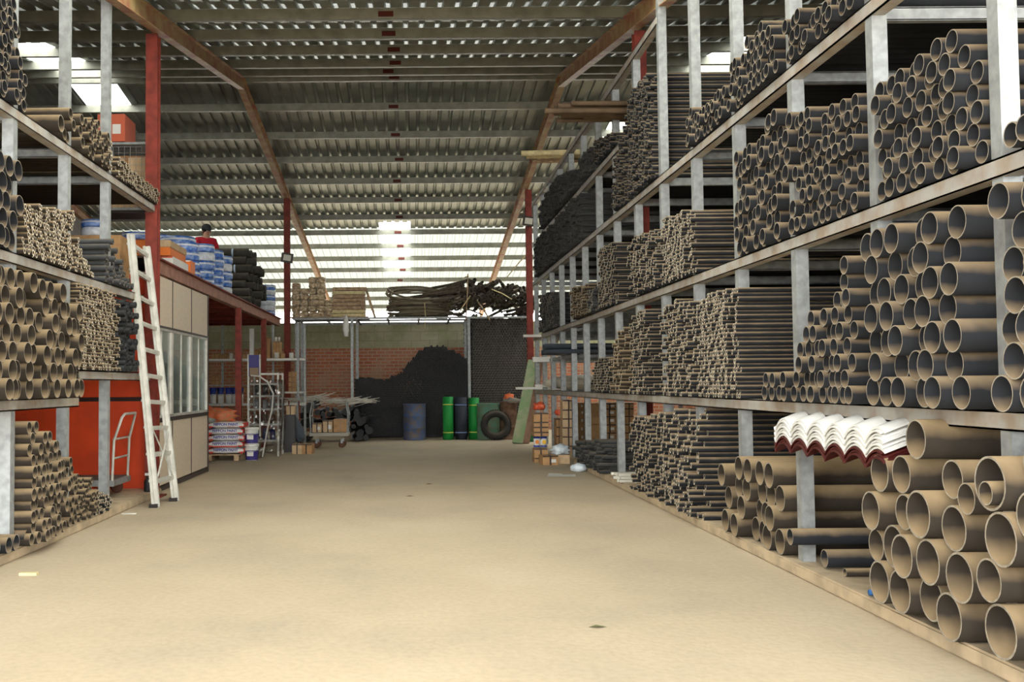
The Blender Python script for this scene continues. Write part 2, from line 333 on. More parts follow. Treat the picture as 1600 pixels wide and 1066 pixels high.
# ------------------------------------------------------------------ pipes, one object each
def profile(pts, X, zmax=99):
    q = sorted([(p.y, min(p.z, zmax)) for p in (at(a, b_, 0, X) for a, b_ in pts)])
    def top(Y):
        if Y <= q[0][0]: return q[0][1]
        for (a, za), (b_, zb) in zip(q, q[1:]):
            if a <= Y <= b_: return za+(zb-za)*(Y-a)/max(b_-a, 1e-6)
        return q[-1][1]
    return q[0][0], q[-1][0], top
PM = {}
def pipe_mesh(r, sgn, m, L, wall=.1, rim=None):
    k = (round(r, 4), sgn, m.name, L)
    if k not in PM:
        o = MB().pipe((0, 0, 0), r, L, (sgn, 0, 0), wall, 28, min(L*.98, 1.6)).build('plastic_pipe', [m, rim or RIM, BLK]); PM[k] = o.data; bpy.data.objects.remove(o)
    return PM[k]
WANT = []
def one_pipe(*a, **k): WANT.append((a, k))
def link_pipe(c, r, sgn, m, L, label, group, wall=.1, tilt=0, rim=None):
    o = bpy.data.objects.new('plastic_pipe', pipe_mesh(r, sgn, m, L, wall, rim)); COL.objects.link(o); o.location = c; o.rotation_euler = (R_.uniform(0, 6), 0, tilt) if not tilt else (0, 0, tilt)
    return tag(o, label, 'pipe', group)
def hexpack(pts, X, base, r, zmax, drop=0., jx=.04):
    y0, y1, top = profile(pts, X, zmax); posts = YR if X > 0 else YL; segs = []; a = y0     # the uprights split the stack into bays
    for lo, hi in sorted([(yp-.008, yp+.097) for yp in posts]+([(12.655, 12.845)] if X > 0 else [])):
        if y0 < hi and lo < y1:
            if lo-a > 1.6*r: segs.append((a, lo))
            a = max(a, hi)
    if y1-a > 1.6*r: segs.append((a, y1))
    rows = {}
    for a, b_ in segs:
        n = max(1, int((b_-a)/(2*r*1.008))); s = (b_-a-2*r)/(n-1) if n > 1 else 2*r*1.01
        if n > 1 and s > 2.5*r: s = 2.02*r
        hh = math.sqrt(max((2*r*1.005)**2-(s/2)**2, (1.2*r)**2)); k = 0; z = base+r+.002
        while z+r*.7 < zmax:
            m_ = n-(k % 2) if n > 1 else 1
            for i in range(m_):
                Y = a+r+i*s+(k % 2)*s/2*(n > 1)
                if z+r*.55 < top(Y) and (k == 0 or R_.random() > drop): rows.setdefault(k, []).append((Y, z))
            z += hh if n > 1 else 2*r*1.01; k += 1
    return [rows[k] for k in sorted(rows)]
def rowword(k): return 'bottom row' if k == 0 else ORD[k+1]+' row up'
def pile(desc, where, pts, X, sgn, base, r, zmax, m=PIPE, L=5.0, wall=.1, jx=.045, drop=0., rim=None):
    n = 0
    for k, row in enumerate(hexpack(pts, X, base, r, zmax, drop)):
        row = sorted(row, reverse=(sgn > 0))
        for i, (Y, z) in enumerate(row):
            lab = f"{desc}, {ORD[i+1] if i < 30 else 'last'} from left, {rowword(k)}, {where}"
            one_pipe((X+R_.uniform(-jx, jx), Y, z), r, sgn, m, L, lab, f"{desc}s, {where}", wall, rim=rim); n += 1
    return n
XF = 2.76; XG = -3.2
N = {}
N['r1a'] = pile('wide grey pipe', 'tall right middle shelf stack', [(1345, 350), (1365, 335), (1400, 318), (1430, 308), (1470, 288), (1500, 280), (1540, 262), (1660, 225)], 2.68, 1, LV[0], .0835, 2.36, wall=.07)
N['r1b'] = pile('medium grey pipe', 'sloping stack beside wide pipes', [(1186, 585), (1236, 585), (1238, 545), (1258, 535), (1262, 490), (1300, 455), (1320, 400), (1342, 370)], 2.70, 1, LV[0], .058, 2.36)
N['r2a'] = pile('medium grey pipe', 'right upper shelf, rightmost stack', [(1361, 120), (1395, 110), (1430, 95), (1465, 55), (1500, 45), (1548, 45)], 2.78, 1, LV[1], .0585, 3.62)
pile('medium grey pipe', 'right upper shelf, beyond nearest upright', [(1566, 195), (1680, 165)], XF, 1, LV[1], .06, 3.62)
N['r2b'] = pile('narrow grey pipe', 'right upper shelf, middle stack', [(1243, 178), (1290, 163), (1330, 128), (1358, 128)], 2.78, 1, LV[1], .0532, 3.62)
N['r2c'] = pile('medium brownish pipe', 'right upper shelf, leftmost stack', [(1146, 245), (1165, 225), (1195, 188), (1215, 165), (1238, 165)], 2.78, 1, LV[1], .064, 3.62, drop=.02)
N['r3a'] = pile('dark grey pipe', 'sloping stack on right top shelf', [(1068, 175), (1110, 150), (1150, 95), (1180, 40), (1240, 20), (1300, -5), (1345, -60)], XF, 1, LV[2], .0532, 4.9, drop=.03)
# floor stacks, right
N['r0b'] = pile('wide dusty pipe', 'floor stack under white roof tiles', [(1126, 712), (1150, 714), (1222, 712)], XF, 1, .09, .098, 1.1, m=PIPEB, wall=.08, jx=.06, L=3.0)
big = [(745, 198, 142), (620, 318, 135), (690, 330, 135), (855, 352, 140), (605, 458, 138), (728, 455, 130), (770, 507, 168), (935, 437, 115), (1060, 400, 195), (1165, 300, 190),
       (588, 577, 115), (660, 586, 155), (738, 624, 155), (835, 637, 165), (885, 558, 165), (1078, 602, 195), (632, 710, 150), (707, 740, 155), (790, 777, 160), (857, 815, 170), (913, 740, 180), (1165, 470, 180), (1165, 740, 200), (1010, 800, 190), (1100, 850, 190), (970, 660, 150)]
cs = []
for (zx, zy, zh) in big:
    p = at(1100+zx/2.288, 600+zy/2.288, 0, 2.66); cs.append([p.y, p.z, zh/2.288/2*p.y/FPX, p.y, p.z])
for it in range(400):                                             # let the circles settle against one another and the kerb
    for i in range(len(cs)):
        a = cs[i]; a[0] += (a[3]-a[0])*.01; a[1] += (a[4]-a[1])*.01
        for j in range(i+1, len(cs)):
            b_ = cs[j]; dy, dz = b_[0]-a[0], b_[1]-a[1]; d = math.hypot(dy, dz) or 1e-4; ov = a[2]+b_[2]+.003-d
            if ov > 0: dy /= d; dz /= d; a[0] -= dy*ov/2; a[1] -= dz*ov/2; b_[0] += dy*ov/2; b_[1] += dz*ov/2
        a[1] = max(a[1], .092+a[2])
        for yp in YR[:3]:
            dy = a[0]-yp-.04; m_ = a[2]+.055
            if abs(dy) < m_: a[0] = yp+.04+(m_ if dy > 0 else -m_)
def along(Y, z, xf): return xf
srt = sorted(range(len(cs)), key=lambda i: -cs[i][0]); rank = {i: n for n, i in enumerate(srt)}
for i, (Y, z, r, _, _) in enumerate(cs):
    h = 'highest up' if i == 0 else ('upper' if z > .85 else ('middle height' if z > .45 else 'low down'))
    one_pipe((2.67+R_.uniform(-.05, .05) - (.03 if i in (20, 0) else 0), Y, z), round(r, 4), 1, PIPEB, 2.2,
             f"huge dusty drainage pipe, {ORD[rank[i]+1]} from left, {h}, in nearest right floor stack", 'huge drainage pipes at the near right corner', .085)
p = cs[8]; one_pipe((2.60, p[0], p[1]-p[2]*.35), .055, 1, PIPEB, 1.8, 'small brown pipe nested inside a huge pipe at the right edge', None)
q_ = [at(1253, 842, 0, 2.68), at(1272, 866, 0, 2.72), at(1275, 887, 0, 2.74)]
one_pipe((2.70, 7.2, .285), .06, 1, PIPE, 2.2, 'loose grey pipe lying across the base of the rack upright', None)
one_pipe((2.86, 7.0, .165), .062, 1, PIPE, 2.2, 'loose grey pipe under the one crossing the upright base', None)
one_pipe((2.88, 6.72, .12), .028, 1, PIPEB, 2.2, 'thin brown pipe on the kerb beside the huge pipes', None)
pile('wide dusty pipe', 'top shelf left, end pipes', [(86, 172), (100, 172)], XG+.02, -1, 3.70, .078, 4.0, m=PIPEB, L=4)
# left
pile('grey pipe', 'left top shelf stack', [(-70, -90), (26, -30), (37, 10), (39, 60), (33, 100), (46, 160)], XG, -1, 3.70, .0532, 5.1)
pile('brown pipe', 'left top shelf, middle run', [(102, 172), (128, 176)], XG, -1, 3.70, .056, 4.2, m=PIPEB)
pile('small brown pipe', 'left top shelf, stepped run', [(134, 180), (150, 185), (170, 215)], XG, -1, 3.70, .042, 4.2, m=PIPEB)
pile('wide grey pipe', 'left upper shelf, nearest stack', [(-60, 225), (31, 240)], XG, -1, 2.50, .0832, 3.6, wall=.07)
pile('wide brown pipe', 'big left middle shelf stack', [(-60, 400), (58, 402), (68, 440), (100, 452), (120, 478), (131, 500)], -3.06, -1, 1.30, .0832, 2.4, m=PIPEB, wall=.07)
pile('grey pipe', 'left floor stack, near slope', [(48, 652), (60, 655), (85, 688), (106, 705)], -3.12, -1, .09, .053, 1.2, m=PIPEB)
pile('narrow grey pipe', 'left floor stack, middle slope', [(107, 712), (125, 722)], XG, -1, .09, .046, 1.2, m=PIPEB)
pile('slim grey pipe', 'left floor stack, far slope', [(127, 738), (150, 758)], XG, -1, .09, .03, 1.2, m=PIPEB)
pile('grey pipe', 'left edge kerb row', [(-60, 815), (44, 825)], XG, -1, .09, .066, .3)

def proj(c):
    q = Vector(c)-Vector((0, 0, EYE)); d = q.dot(FW); return CX+FPX*q.dot(RT)/d, CY-FPX*q.dot(UP)/d, d
def size_in_view(w):
    c, r = w[0][0], w[0][1]; x, y, d = proj(c); rp = r*FPX/d
    return rp if -rp*.3 < x < 1600+rp*.3 and -rp*.5 < y < 1066+rp*.5 else -1
WANT.sort(key=lambda w: -size_in_view(w))
for a, k in WANT[:300]: link_pipe(*a, **k)
mb = MB(); mats = [PIPE, RIM, BLK, PIPEB]
for a, k in WANT[300:]:
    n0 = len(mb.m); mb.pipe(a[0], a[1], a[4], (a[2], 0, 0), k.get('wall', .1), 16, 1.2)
    if a[3] is PIPEB: mb.m[n0:] = [3 if i == 0 else i for i in mb.m[n0:]]
tag(mb.build('plastic_pipe', mats), 'all the smaller grey and brown pipes stacked on both racks, countless round ends', 'pipe', None, 'stuff')

# ------------------------------------------------------------------ thin pipes nobody could count
def thin(name, label, pts, X, sgn, base, r, zmax, m=PIPE, L=4.5, jx=.05, mess=.0, seg=8, drop=.02, rim=None, cat='pipe pile'):
    mb = MB()
    for row in hexpack(pts, X, base, r, zmax, drop):
        for (Y, z) in row:
            a = R_.uniform(-jx, jx)*.5; dy = R_.uniform(-1, 1)*mess; dz = R_.uniform(-1, 1)*mess
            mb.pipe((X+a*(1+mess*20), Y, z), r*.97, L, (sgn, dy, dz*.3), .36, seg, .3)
    return tag(mb.build(name, [m, rim or RIMT, BLK]), label, cat, None, 'stuff')
thin('thin_pipe_pile', 'regular pile of thin pale-ended pipes beside long dark pipe sides, right middle shelf', [(1091, 470), (1110, 458), (1140, 447), (1151, 447)], XF, 1, LV[0], .022, 2.36, PIPE, jx=.06, mess=.004)
thin('thin_pipe_pile', 'messy pile of thin pipes between the second and third visible uprights, right middle shelf', [(1038, 478), (1060, 468), (1088, 470)], XF, 1, LV[0], .024, 2.36, PIPE, jx=.12, mess=.012)
thin('thin_pipe_pile', 'tall untidy pipe pile right of the red column on right middle shelf', [(986, 500), (995, 486), (1013, 484)], XF, 1, LV[0], .024, 2.36, PIPE, jx=.12, mess=.01)
thin('thin_pipe_pile', 'brownish pipe bundle left of the red column on right middle shelf', [(960, 545), (970, 522), (984, 505)], XF, 1, LV[0], .03, 2.36, PIPEB, jx=.15, mess=.012)
thin('thin_pipe_pile', 'low pile of thin pipes above the cartons, right middle shelf', [(926, 590), (935, 562), (958, 556)], XF, 1, LV[0], .022, 2.36, PIPE, jx=.1, mess=.008)
thin('thin_pipe_pile', 'regular pile of thin pale-ended pipes left of the empty bay, right upper shelf', [(1036, 343), (1060, 330), (1084, 328)], XF, 1, LV[1], .024, 3.6, PIPE, jx=.06, mess=.004)
thin('thin_pipe_pile', 'messy pile of thin pipes beside the red column, right upper shelf', [(987, 385), (1000, 366), (1033, 358)], XF, 1, LV[1], .024, 3.6, PIPE, jx=.13, mess=.012)
thin('thin_pipe_pile', 'narrow upright pipe pile two bays left of red column, right upper shelf', [(936, 388), (961, 378)], XF, 1, LV[1], .026, 3.6, PIPE, jx=.08, mess=.006)
thin('thin_pipe_pile', 'brown tied bundle of thin pipes on the far right upper shelf', [(896, 448), (917, 443)], XF, 1, LV[1], .028, 3.6, PIPEB, jx=.14, mess=.012)
thin('thin_pipe_pile', 'short dark stack of pipes between far uprights, right upper shelf', [(920, 455), (933, 445)], XF, 1, LV[1], .028, 3.6, PIPED, jx=.14, mess=.01)
thin('thin_pipe_pile', 'dusty thin pipe pile filling the farthest right upper bays', [(846, 462), (868, 455)], XF, 1, LV[1], .03, 3.6, PIPED, jx=.14, mess=.01)
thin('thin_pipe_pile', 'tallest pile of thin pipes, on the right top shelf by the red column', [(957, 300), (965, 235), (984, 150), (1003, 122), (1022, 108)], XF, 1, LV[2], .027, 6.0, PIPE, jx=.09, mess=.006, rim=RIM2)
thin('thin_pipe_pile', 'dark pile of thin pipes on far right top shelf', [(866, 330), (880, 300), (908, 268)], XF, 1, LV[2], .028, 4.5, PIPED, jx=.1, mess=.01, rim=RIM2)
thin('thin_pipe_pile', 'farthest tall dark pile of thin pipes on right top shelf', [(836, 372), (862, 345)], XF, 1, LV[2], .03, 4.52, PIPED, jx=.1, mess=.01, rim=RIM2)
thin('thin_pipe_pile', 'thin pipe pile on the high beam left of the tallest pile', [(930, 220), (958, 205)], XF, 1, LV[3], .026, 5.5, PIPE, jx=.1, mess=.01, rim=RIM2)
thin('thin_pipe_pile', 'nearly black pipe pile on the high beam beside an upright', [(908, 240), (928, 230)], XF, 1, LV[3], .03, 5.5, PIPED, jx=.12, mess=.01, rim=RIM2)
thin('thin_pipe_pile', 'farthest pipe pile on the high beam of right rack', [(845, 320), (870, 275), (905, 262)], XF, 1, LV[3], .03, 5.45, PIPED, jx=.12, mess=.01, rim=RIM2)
thin('thin_pipe_pile', 'dark thin pipe pile on floor between two right uprights', [(1039, 640), (1092, 640)], XF, 1, .09, .03, 1.14, PIPE, jx=.16, mess=.012)
thin('thin_pipe_pile', 'low row of thin pipes on kerb left of wide dusty pipes', [(1094, 800), (1127, 822)], XF, 1, .09, .03, .5, PIPE, jx=.06, mess=.003)
thin('thin_pipe_pile', 'untidy grey pipe pile on floor right of white battens', [(988, 662), (1000, 650), (1037, 645)], XF, 1, .09, .026, 1.14, PIPE, jx=.15, mess=.012)
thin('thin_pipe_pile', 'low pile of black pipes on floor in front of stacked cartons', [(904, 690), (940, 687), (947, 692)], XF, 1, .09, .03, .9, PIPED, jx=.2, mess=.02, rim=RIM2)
thin('thin_pipe_pile', 'pile of thin brown-ended pipes on the left upper shelf', [(33, 313), (60, 320), (113, 330), (122, 375), (140, 418), (166, 442)], XG, -1, 2.50, .027, 3.6, PIPEB, jx=.05, mess=.005)
thin('thin_pipe_pile', 'pile of black pipes behind the upright on left upper shelf', [(168, 372), (181, 378), (194, 425), (206, 440)], XG, -1, 2.50, .033, 3.6, PIPED, jx=.08, mess=.006, rim=RIM2)
thin('thin_pipe_pile', 'pile of thin pale pipes above the red panel, left', [(122, 438), (140, 438), (165, 452), (186, 458)], XG, -1, 1.56, .021, 2.4, PIPEB, jx=.07, mess=.008)
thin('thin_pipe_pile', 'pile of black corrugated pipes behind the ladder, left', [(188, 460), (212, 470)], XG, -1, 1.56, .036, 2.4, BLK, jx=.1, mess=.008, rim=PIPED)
thin('thin_pipe_pile', 'tiny pipes tapering along the end of the left top shelf', [(190, 250), (215, 272), (247, 296)], XG, -1, 3.70, .017, 4.2, PIPEB, jx=.05, mess=.003)
thin('thin_pipe_pile', 'small brown pipes halfway along the left top shelf', [(170, 218), (189, 248)], XG, -1, 3.70, .03, 4.2, PIPEB, jx=.05, mess=.003)
thin('thin_pipe_pile', 'last thin pipes of the left floor stack beside the trolley', [(151, 760), (174, 782)], XG, -1, .09, .021, .5, PIPE, jx=.06, mess=.004)
# back of the yard: pipe ends facing down the aisle (axis +Y)
def back_pile(label, x0, x1, prof, yf, r, m, rim, base=.02, jit=.02, drop=0, L=4, seg=8, sink=.1):
    pr = [(at(a, b_, 1, yf).x, at(a, b_, 1, yf).z) for a, b_ in prof]
    def top(x):
        for (a, za), (b_, zb) in zip(pr, pr[1:]):
            if a <= x <= b_: return za+(zb-za)*(x-a)/(b_-a)
        return pr[0][1] if x < pr[0][0] else pr[-1][1]
    mb = MB(); xa = at(x0, 600, 1, yf).x; xb = at(x1, 600, 1, yf).x; k = 0; z = base+r; s = 2*r*(1.02 if r > .03 else .96)
    while z < 4:
        x = xa+r+(k % 2)*s/2; hit = False
        while x < xb-r:
            if z < top(x)+R_.uniform(-1, 1)*r and R_.random() > drop:
                mb.pipe((x+R_.uniform(-.1, .1)*r, yf+R_.uniform(-jit, jit), z), r*R_.uniform(.9, 1), L, (R_.uniform(-.01, .01), 1, 0), .16, seg, .35); hit = True
            x += s
        k += 1; z += s*.8665
        if not hit: break
    return tag(mb.build('pipe_pile', [m, rim, BLK]), label, 'pipe pile', None, 'stuff')
RIM3 = mat('black_rim', (.13, .13, .13), .5)
back_pile('black wavy-topped heap of flexible pipe ends against the brick wall', 553, 733, [(553, 592), (575, 590), (600, 594), (625, 583), (640, 566), (655, 548), (672, 541), (695, 541), (715, 552), (733, 562)], 25.9, .026, BLK, RIM3, jit=.06, drop=.0, seg=6, L=3.6)
back_pile('tall honeycomb wall of grey pipe ends at the far right', 737, 832, [(737, 492), (800, 496), (820, 490), (832, 470)], 25.9, .036, PIPED, mat('hex_rim', (.34, .31, .27), .8), jit=.01, L=3.6)
print('COUNTS', N, len(COL.objects))

# ------------------------------------------------------------------ mezzanine and site office
XM = -3.34
RUST = mat('faded_red_beam', (.40, .20, .14), .7, noise=.3, nscale=6)
mz = empty('mezzanine', 'red steel mezzanine with a timber deck running back on the left', 'mezzanine', (XM, 19, 0))
def under(o, p): o.parent = p; o.matrix_parent_inverse = Matrix.Translation(-Vector(p.location)); return o
under(MB().box((XM, 19.15, 2.98), (.02, 12.5, .17)).box((XM-.05, 19.15, 2.9), (.1, 12.5, .015)).build('edge_beam', RUST), mz)
under(MB().box((XM, 19.15, 3.075), (.11, 12.5, .02)).build('edge_lip', RED), mz)
under(MB().box((-6.2, 19.15, 3.08), (5.6, 12.5, .03)).build('deck', mat('deck_board', (.16, .11, .08), .8, noise=.4)), mz)
for i in range(8): under(MB().box((-6.2, 16.9+1.15*i, 2.97), (5.6, .07, .15)).build('joist', RED), mz)
for Y in (19.3, 22.6): under(MB().box((XM, Y, 1.45), (.11, .11, 2.9)).build('post', RED), mz)
of = empty('site_office', 'beige panelled office under the mezzanine with a red end wall and windows', 'office', (-3.36, 13, 0))
YO = [12.86, 13.95, 15.15, 16.35]; XO = -3.36
for a, b_ in zip(YO, YO[1:]):
    under(MB().box((XO, (a+b_)/2, 2.53), (.04, b_-a-.02, .67)).build('upper_panel', BEIGE), of)
    under(MB().box((XO, (a+b_)/2, .50), (.04, b_-a-.02, .84)).build('lower_panel', BEIGE), of)
    w = MB(); zc = 1.575; h = 1.19
    for zz in (.99, 2.16): w.box((XO, (a+b_)/2, zz), (.05, b_-a, .035))
    for yy in (a+.03, b_-.03): w.box((XO, yy, zc), (.05, .045, h))
    w.box((XO-.01, a+(b_-a)*.52, zc), (.035, .035, h))
    wf = under(w.build('window_frame', ALU), of)
    o = MB().box((XO-.005, (a+b_)/2, zc), (.006, b_-a-.08, h-.03)).build('pane', GLASS); o.parent = wf
fr = MB()
for yy in YO: fr.box((XO+.005, yy, .48), (.045, .025, .95)); fr.box((XO+.005, yy, 2.53), (.045, .02, .68))
fr.box((XO+.005, 14.6, .035), (.05, 3.5, .06)); fr.box((XO+.005, 14.6, .94), (.05, 3.5, .05)); fr.box((XO+.005, 14.6, 2.19), (.05, 3.5, .03)); fr.box((XO, 16.37, 1.44), (.06, .05, 2.88))
under(fr.build('trim', DKFR), of)
ew = MB(); ew.box((-6.2, 12.88, .62), (5.65, .05, 1.17)); ew.box((-6.2, 12.88, 2.06), (5.65, .05, 1.6))
under(ew.build('end_wall', REDW), of)
ej = MB(); ej.box((-6.2, 12.885, 1.235), (5.65, .04, .07)); ej.box((-6.2, 12.85, .02), (5.65, .02, .04))
for k in range(7): ej.box((-3.9-.61*k, 12.853, .6), (.006, .008, 1.1))
under(ej.build('joint_strip', mat('dark_joint', (.03, .012, .01), .6)), of)
under(MB().box((-6.2, 16.4, 1.45), (5.65, .05, 2.9)).build('rear_wall', mat('office_cream', (.62, .62, .56), .7)), of)
under(MB().box((-6.6, 14.6, 1.45), (.05, 3.5, 2.9)).build('inner_wall', mat('office_cream', (0, 0, 0))), of)
under(MB().box((-6.2, 14.6, 2.86), (5.65, 3.5, .03)).build('office_ceiling', mat('office_cream', (0, 0, 0))), of)
lf = empty('added_office_light', 'added tube light brightening the office interior behind the glass', 'lamp', (-5, 14.6, 2.8)); MB().box((0, 0, 0), (1.2, .12, .04)).build('housing', WHITE, lf); MB().box((0, 0, -.035), (1.15, .08, .03)).build('diffuser', LAMPM, lf)  # lamp added to brighten the room behind the office windows
dk = empty('office_desk', 'pale office desk seen through the office glass', 'desk', (-4.6, 14.4, 0)); MB().box((0, 0, .74), (.8, 1.8, .04)).build('desk_top', WHITED, dk)
for sx in (-.36, .36):
    for sy in (-.85, .85): MB().box((sx, sy, .36), (.04, .04, .72)).build('leg', ALU, dk)
cp = empty('computer_monitor', 'light blue monitor on the desk behind the office glass', 'monitor', (-4.5, 14.7, .76)); MB().box((0, 0, .3), (.04, .55, .34)).build('screen', mat('monitor_blue', (.25, .5, .65), .3), cp); MB().box((-.03, 0, .08), (.04, .06, .16)).build('stand', DKFR, cp); MB().box((-.03, 0, .01), (.2, .25, .02)).build('base', DKFR, cp)
fc = empty('filing_cabinet', 'grey blue cabinet standing behind the office windows', 'cabinet', (-4.3, 15.8, 0)); MB().box((0, 0, .95), (.5, .7, 1.9)).build('body', mat('cabinet_paint', (.22, .30, .34), .4), fc, bevel=.01)
for i in range(4): d = MB().box((.26, 0, .25+.46*i), (.02, .66, .43)).build('drawer', mat('cabinet_paint', (0, 0, 0)), fc); MB().box((.275, 0, .3+.46*i), (.02, .16, .02)).build('handle', ALU, d)

# ------------------------------------------------------------------ ladder, trolley, bottle
ld = empty('step_ladder', 'tall white aluminium ladder leaning on the left rack', 'ladder', (-3.0, 11.9, 0))
fA, fB = Vector((-2.98, 11.58, 0)), Vector((-2.90, 12.2, 0)); tA, tB = Vector((-3.34, 11.78, 3.2)), Vector((-3.30, 12.34, 3.13))
def rail(a, b_, nm='rail'):
    d = (b_-a).normalized(); y = Vector((0, 1, 0)); y = (y-d*y.dot(d)).normalized(); x = y.cross(d); rot = Matrix((x, y, d)).transposed(); L = (b_-a).length
    mb = MB(); mb.box((a+b_)/2, (.03, .085, L), 0, rot); mb.box((a+b_)/2+x*.03, (.06, .012, L), 0, rot); mb.box((a+b_)/2+x*.03+y*.04, (.06, .008, L), 0, rot)
    return under(mb.build(nm, ALU), ld)
rail(fA, tA); rail(fB, tB)
for i in range(10):
    f_ = (.3+.31*i)/3.2
    a = fA.lerp(tA, f_); b_ = fB.lerp(tB, f_); d = (b_-a); mid = (a+b_)/2
    rot = Matrix.Rotation(math.atan2(d.z, d.y), 3, 'X') @ Matrix.Rotation(-math.atan2(d.x, d.y), 3, 'Z')
    under(MB().box(mid, (.08, d.length, .028), 0, rot).box(mid+Vector((.03, 0, -.02)), (.01, d.length, .03), 0, rot).build('rung', ALU), ld)
for p in (fA, fB): under(MB().box(p+Vector((0, 0, .02)), (.09, .11, .045)).build('rubber_foot', RUB), ld)
under(MB().tube([fA+Vector((.03, .05, .35)), fB.lerp(tB, .27)+Vector((.03, 0, 0))], .012, 6).tube([fB.lerp(tB, .1)+Vector((.03, 0, 0)), fA.lerp(tA, .3)+Vector((.03, .05, 0))], .01, 6).build('brace', ALU), ld)

def platform_trolley(nm, label, loc, lx, ly, hz, hh, m, both=False, rungs=(.33, .62), lean=.12):
    t_ = empty(nm, label, 'trolley', loc)
    MB().box((0, 0, hz-.03), (lx, ly, .07)).build('platform', m, t_, bevel=.008); MB().box((0, 0, hz+.008), (lx-.06, ly-.06, .012)).build('mat', mat('platform_mat', (.14, .11, .09), .8), t_)
    for s in ((1, -1) if both else (1,)):
        x0 = s*(lx/2-.03); y0 = ly/2-.04; mb = MB(); x1 = x0+s*lean
        mb.tube([(x0, -y0, hz), (x0+s*.02, -y0, hz+hh*.6), (x1-s*.02, -y0*.86, hz+hh*.95), (x1, -y0*.7, hz+hh), (x1, y0*.7, hz+hh), (x1-s*.02, y0*.86, hz+hh*.95), (x0+s*.02, y0, hz+hh*.6), (x0, y0, hz)], .017, 8)
        for r_ in rungs: mb.tube([(x0+s*.02*r_, -y0, hz+hh*r_), (x0+s*.02*r_, y0, hz+hh*r_)], .013, 8)
        mb.build('handle', ALU if not both else GALV, t_)
    for sx in (-1, 1):
        for sy in (-1, 1):
            w_ = MB().lathe((sx*(lx/2-.15), sy*(ly/2-.08), .075), [(.0, -.02), (.06, -.02), (.075, -.012), (.075, .012), (.06, .02), (0, .02)], 16, 0, 'y').build('wheel', mat('wheel_rubber', (.12, .05, .03), .7), t_)
            MB().box((sx*(lx/2-.15), sy*(ly/2-.08), .15), (.05, .06, .09)).build('bracket', GALV, w_)
    return t_
platform_trolley('platform_trolley', 'grey platform trolley parked on the kerb before the red wall', (-4.02, 12.1, .09), 1.05, .72, .2, .78, GALV)
platform_trolley('platform_trolley', 'low platform cart with end frames carrying three cartons', (-1.83, 22.35, 0), .86, .6, .33, .68, mat('cart_grey', (.40, .38, .32), .6), both=True, rungs=(.55,), lean=.0)
sb = empty('spray_bottle', 'black spray bottle with white nozzle beside the ladder', 'bottle', (-3.28, 12.45, .09))
MB().lathe((0, 0, 0), [(0, 0), (.045, 0), (.05, .02), (.048, .13), (.02, .17), (.016, .19), (0, .19)], 16).build('body', BLK, sb)
MB().box((.0, 0, .215), (.07, .03, .03)).box((.045, 0, .225), (.03, .018, .018)).box((.025, 0, .185), (.01, .015, .04)).build('nozzle', WHITE, sb)

# ------------------------------------------------------------------ cartons
def carton(label, c, d, rz=0, m=KRAFT, group=None, strap=TAPE, nm='cardboard_box', mark=None):
    o = empty(nm, label, 'box', (c[0], c[1], c[2]), rz, group)
    MB().box((0, 0, d[2]/2), d).build('carton_body', m, o, bevel=.004)
    if strap: MB().box((0, 0, d[2]/2), (d[0]*.12, d[1]+.006, d[2]+.004)).box((0, -d[1]/2-.002, d[2]-.012), (d[0]*.98, .004, .02)).build('tape', strap, o)
    if mark: MB().box((d[0]*.2, -d[1]/2-.004, d[2]*.45), (d[0]*.3, .002, d[2]*.35)).build('paper_label', mark, o)
    return o
def P(px, py, Y): return at(px, py, 1, Y)
def stackbox(desc, px0, px1, ys, Y, depth=.3, m=KRAFT, group=None, rz=0, base=None, strap=TAPE, mark=None):
    z = base
    for k, (y0, y1) in enumerate(zip(ys, ys[1:])):                 # ys from the bottom upward
        a = P(px0, y0, Y); b_ = P(px1, y1, Y); h = b_.z-a.z; zz = z if z is not None else a.z
        carton(f'{desc}, {ORD[k+1]} up in its stack', ((a.x+b_.x)/2, Y+depth/2, zz), (b_.x-a.x, depth, h-.004), rz+R_.uniform(-.03, .03), m, group, strap, mark=mark); z = zz+h
# far right cartons
stackbox('brown strapped carton near the leaning green board', 835, 856, [720, 712, 697.5], 17.6, .3, base=0, mark=None)
for k, px in enumerate((840.5, 851.5)):
    a = P(px, 697.5, 17.6); tn = empty('paint_tin', ['white and blue tin with orange spot, left one', 'white and blue tin with yellow spot, right one'][k]+' on cartons', 'tin', (a.x, 17.76, .265+.0))
    r = .058; MB().lathe((0, 0, 0), [(0, 0), (r, 0), (r, .19), (0, .19)], 20).build('body', WHITE, tn)
    MB().lathe((0, 0, 0), [(r+.001, .15), (r+.001, .192), (r-.006, .194), (r-.008, .185)], 20).lathe((0, 0, 0), [(r+.001, 0), (r+.001, .03)], 20).build('blue_band', BLUE, tn)
    MB().lathe((0, -r-.001, .09), [(0, 0), (.035, 0)], 16, 0, 'y').build('spot', mat('spot_yellow' if k else 'spot_orange', (.85, .5, .02) if k else (.8, .25, .03), .5), tn)
stackbox('brown carton above the spotted tins', 834, 857, [679.5, 672, 664, 656, 642], 17.6, .3, base=.46)
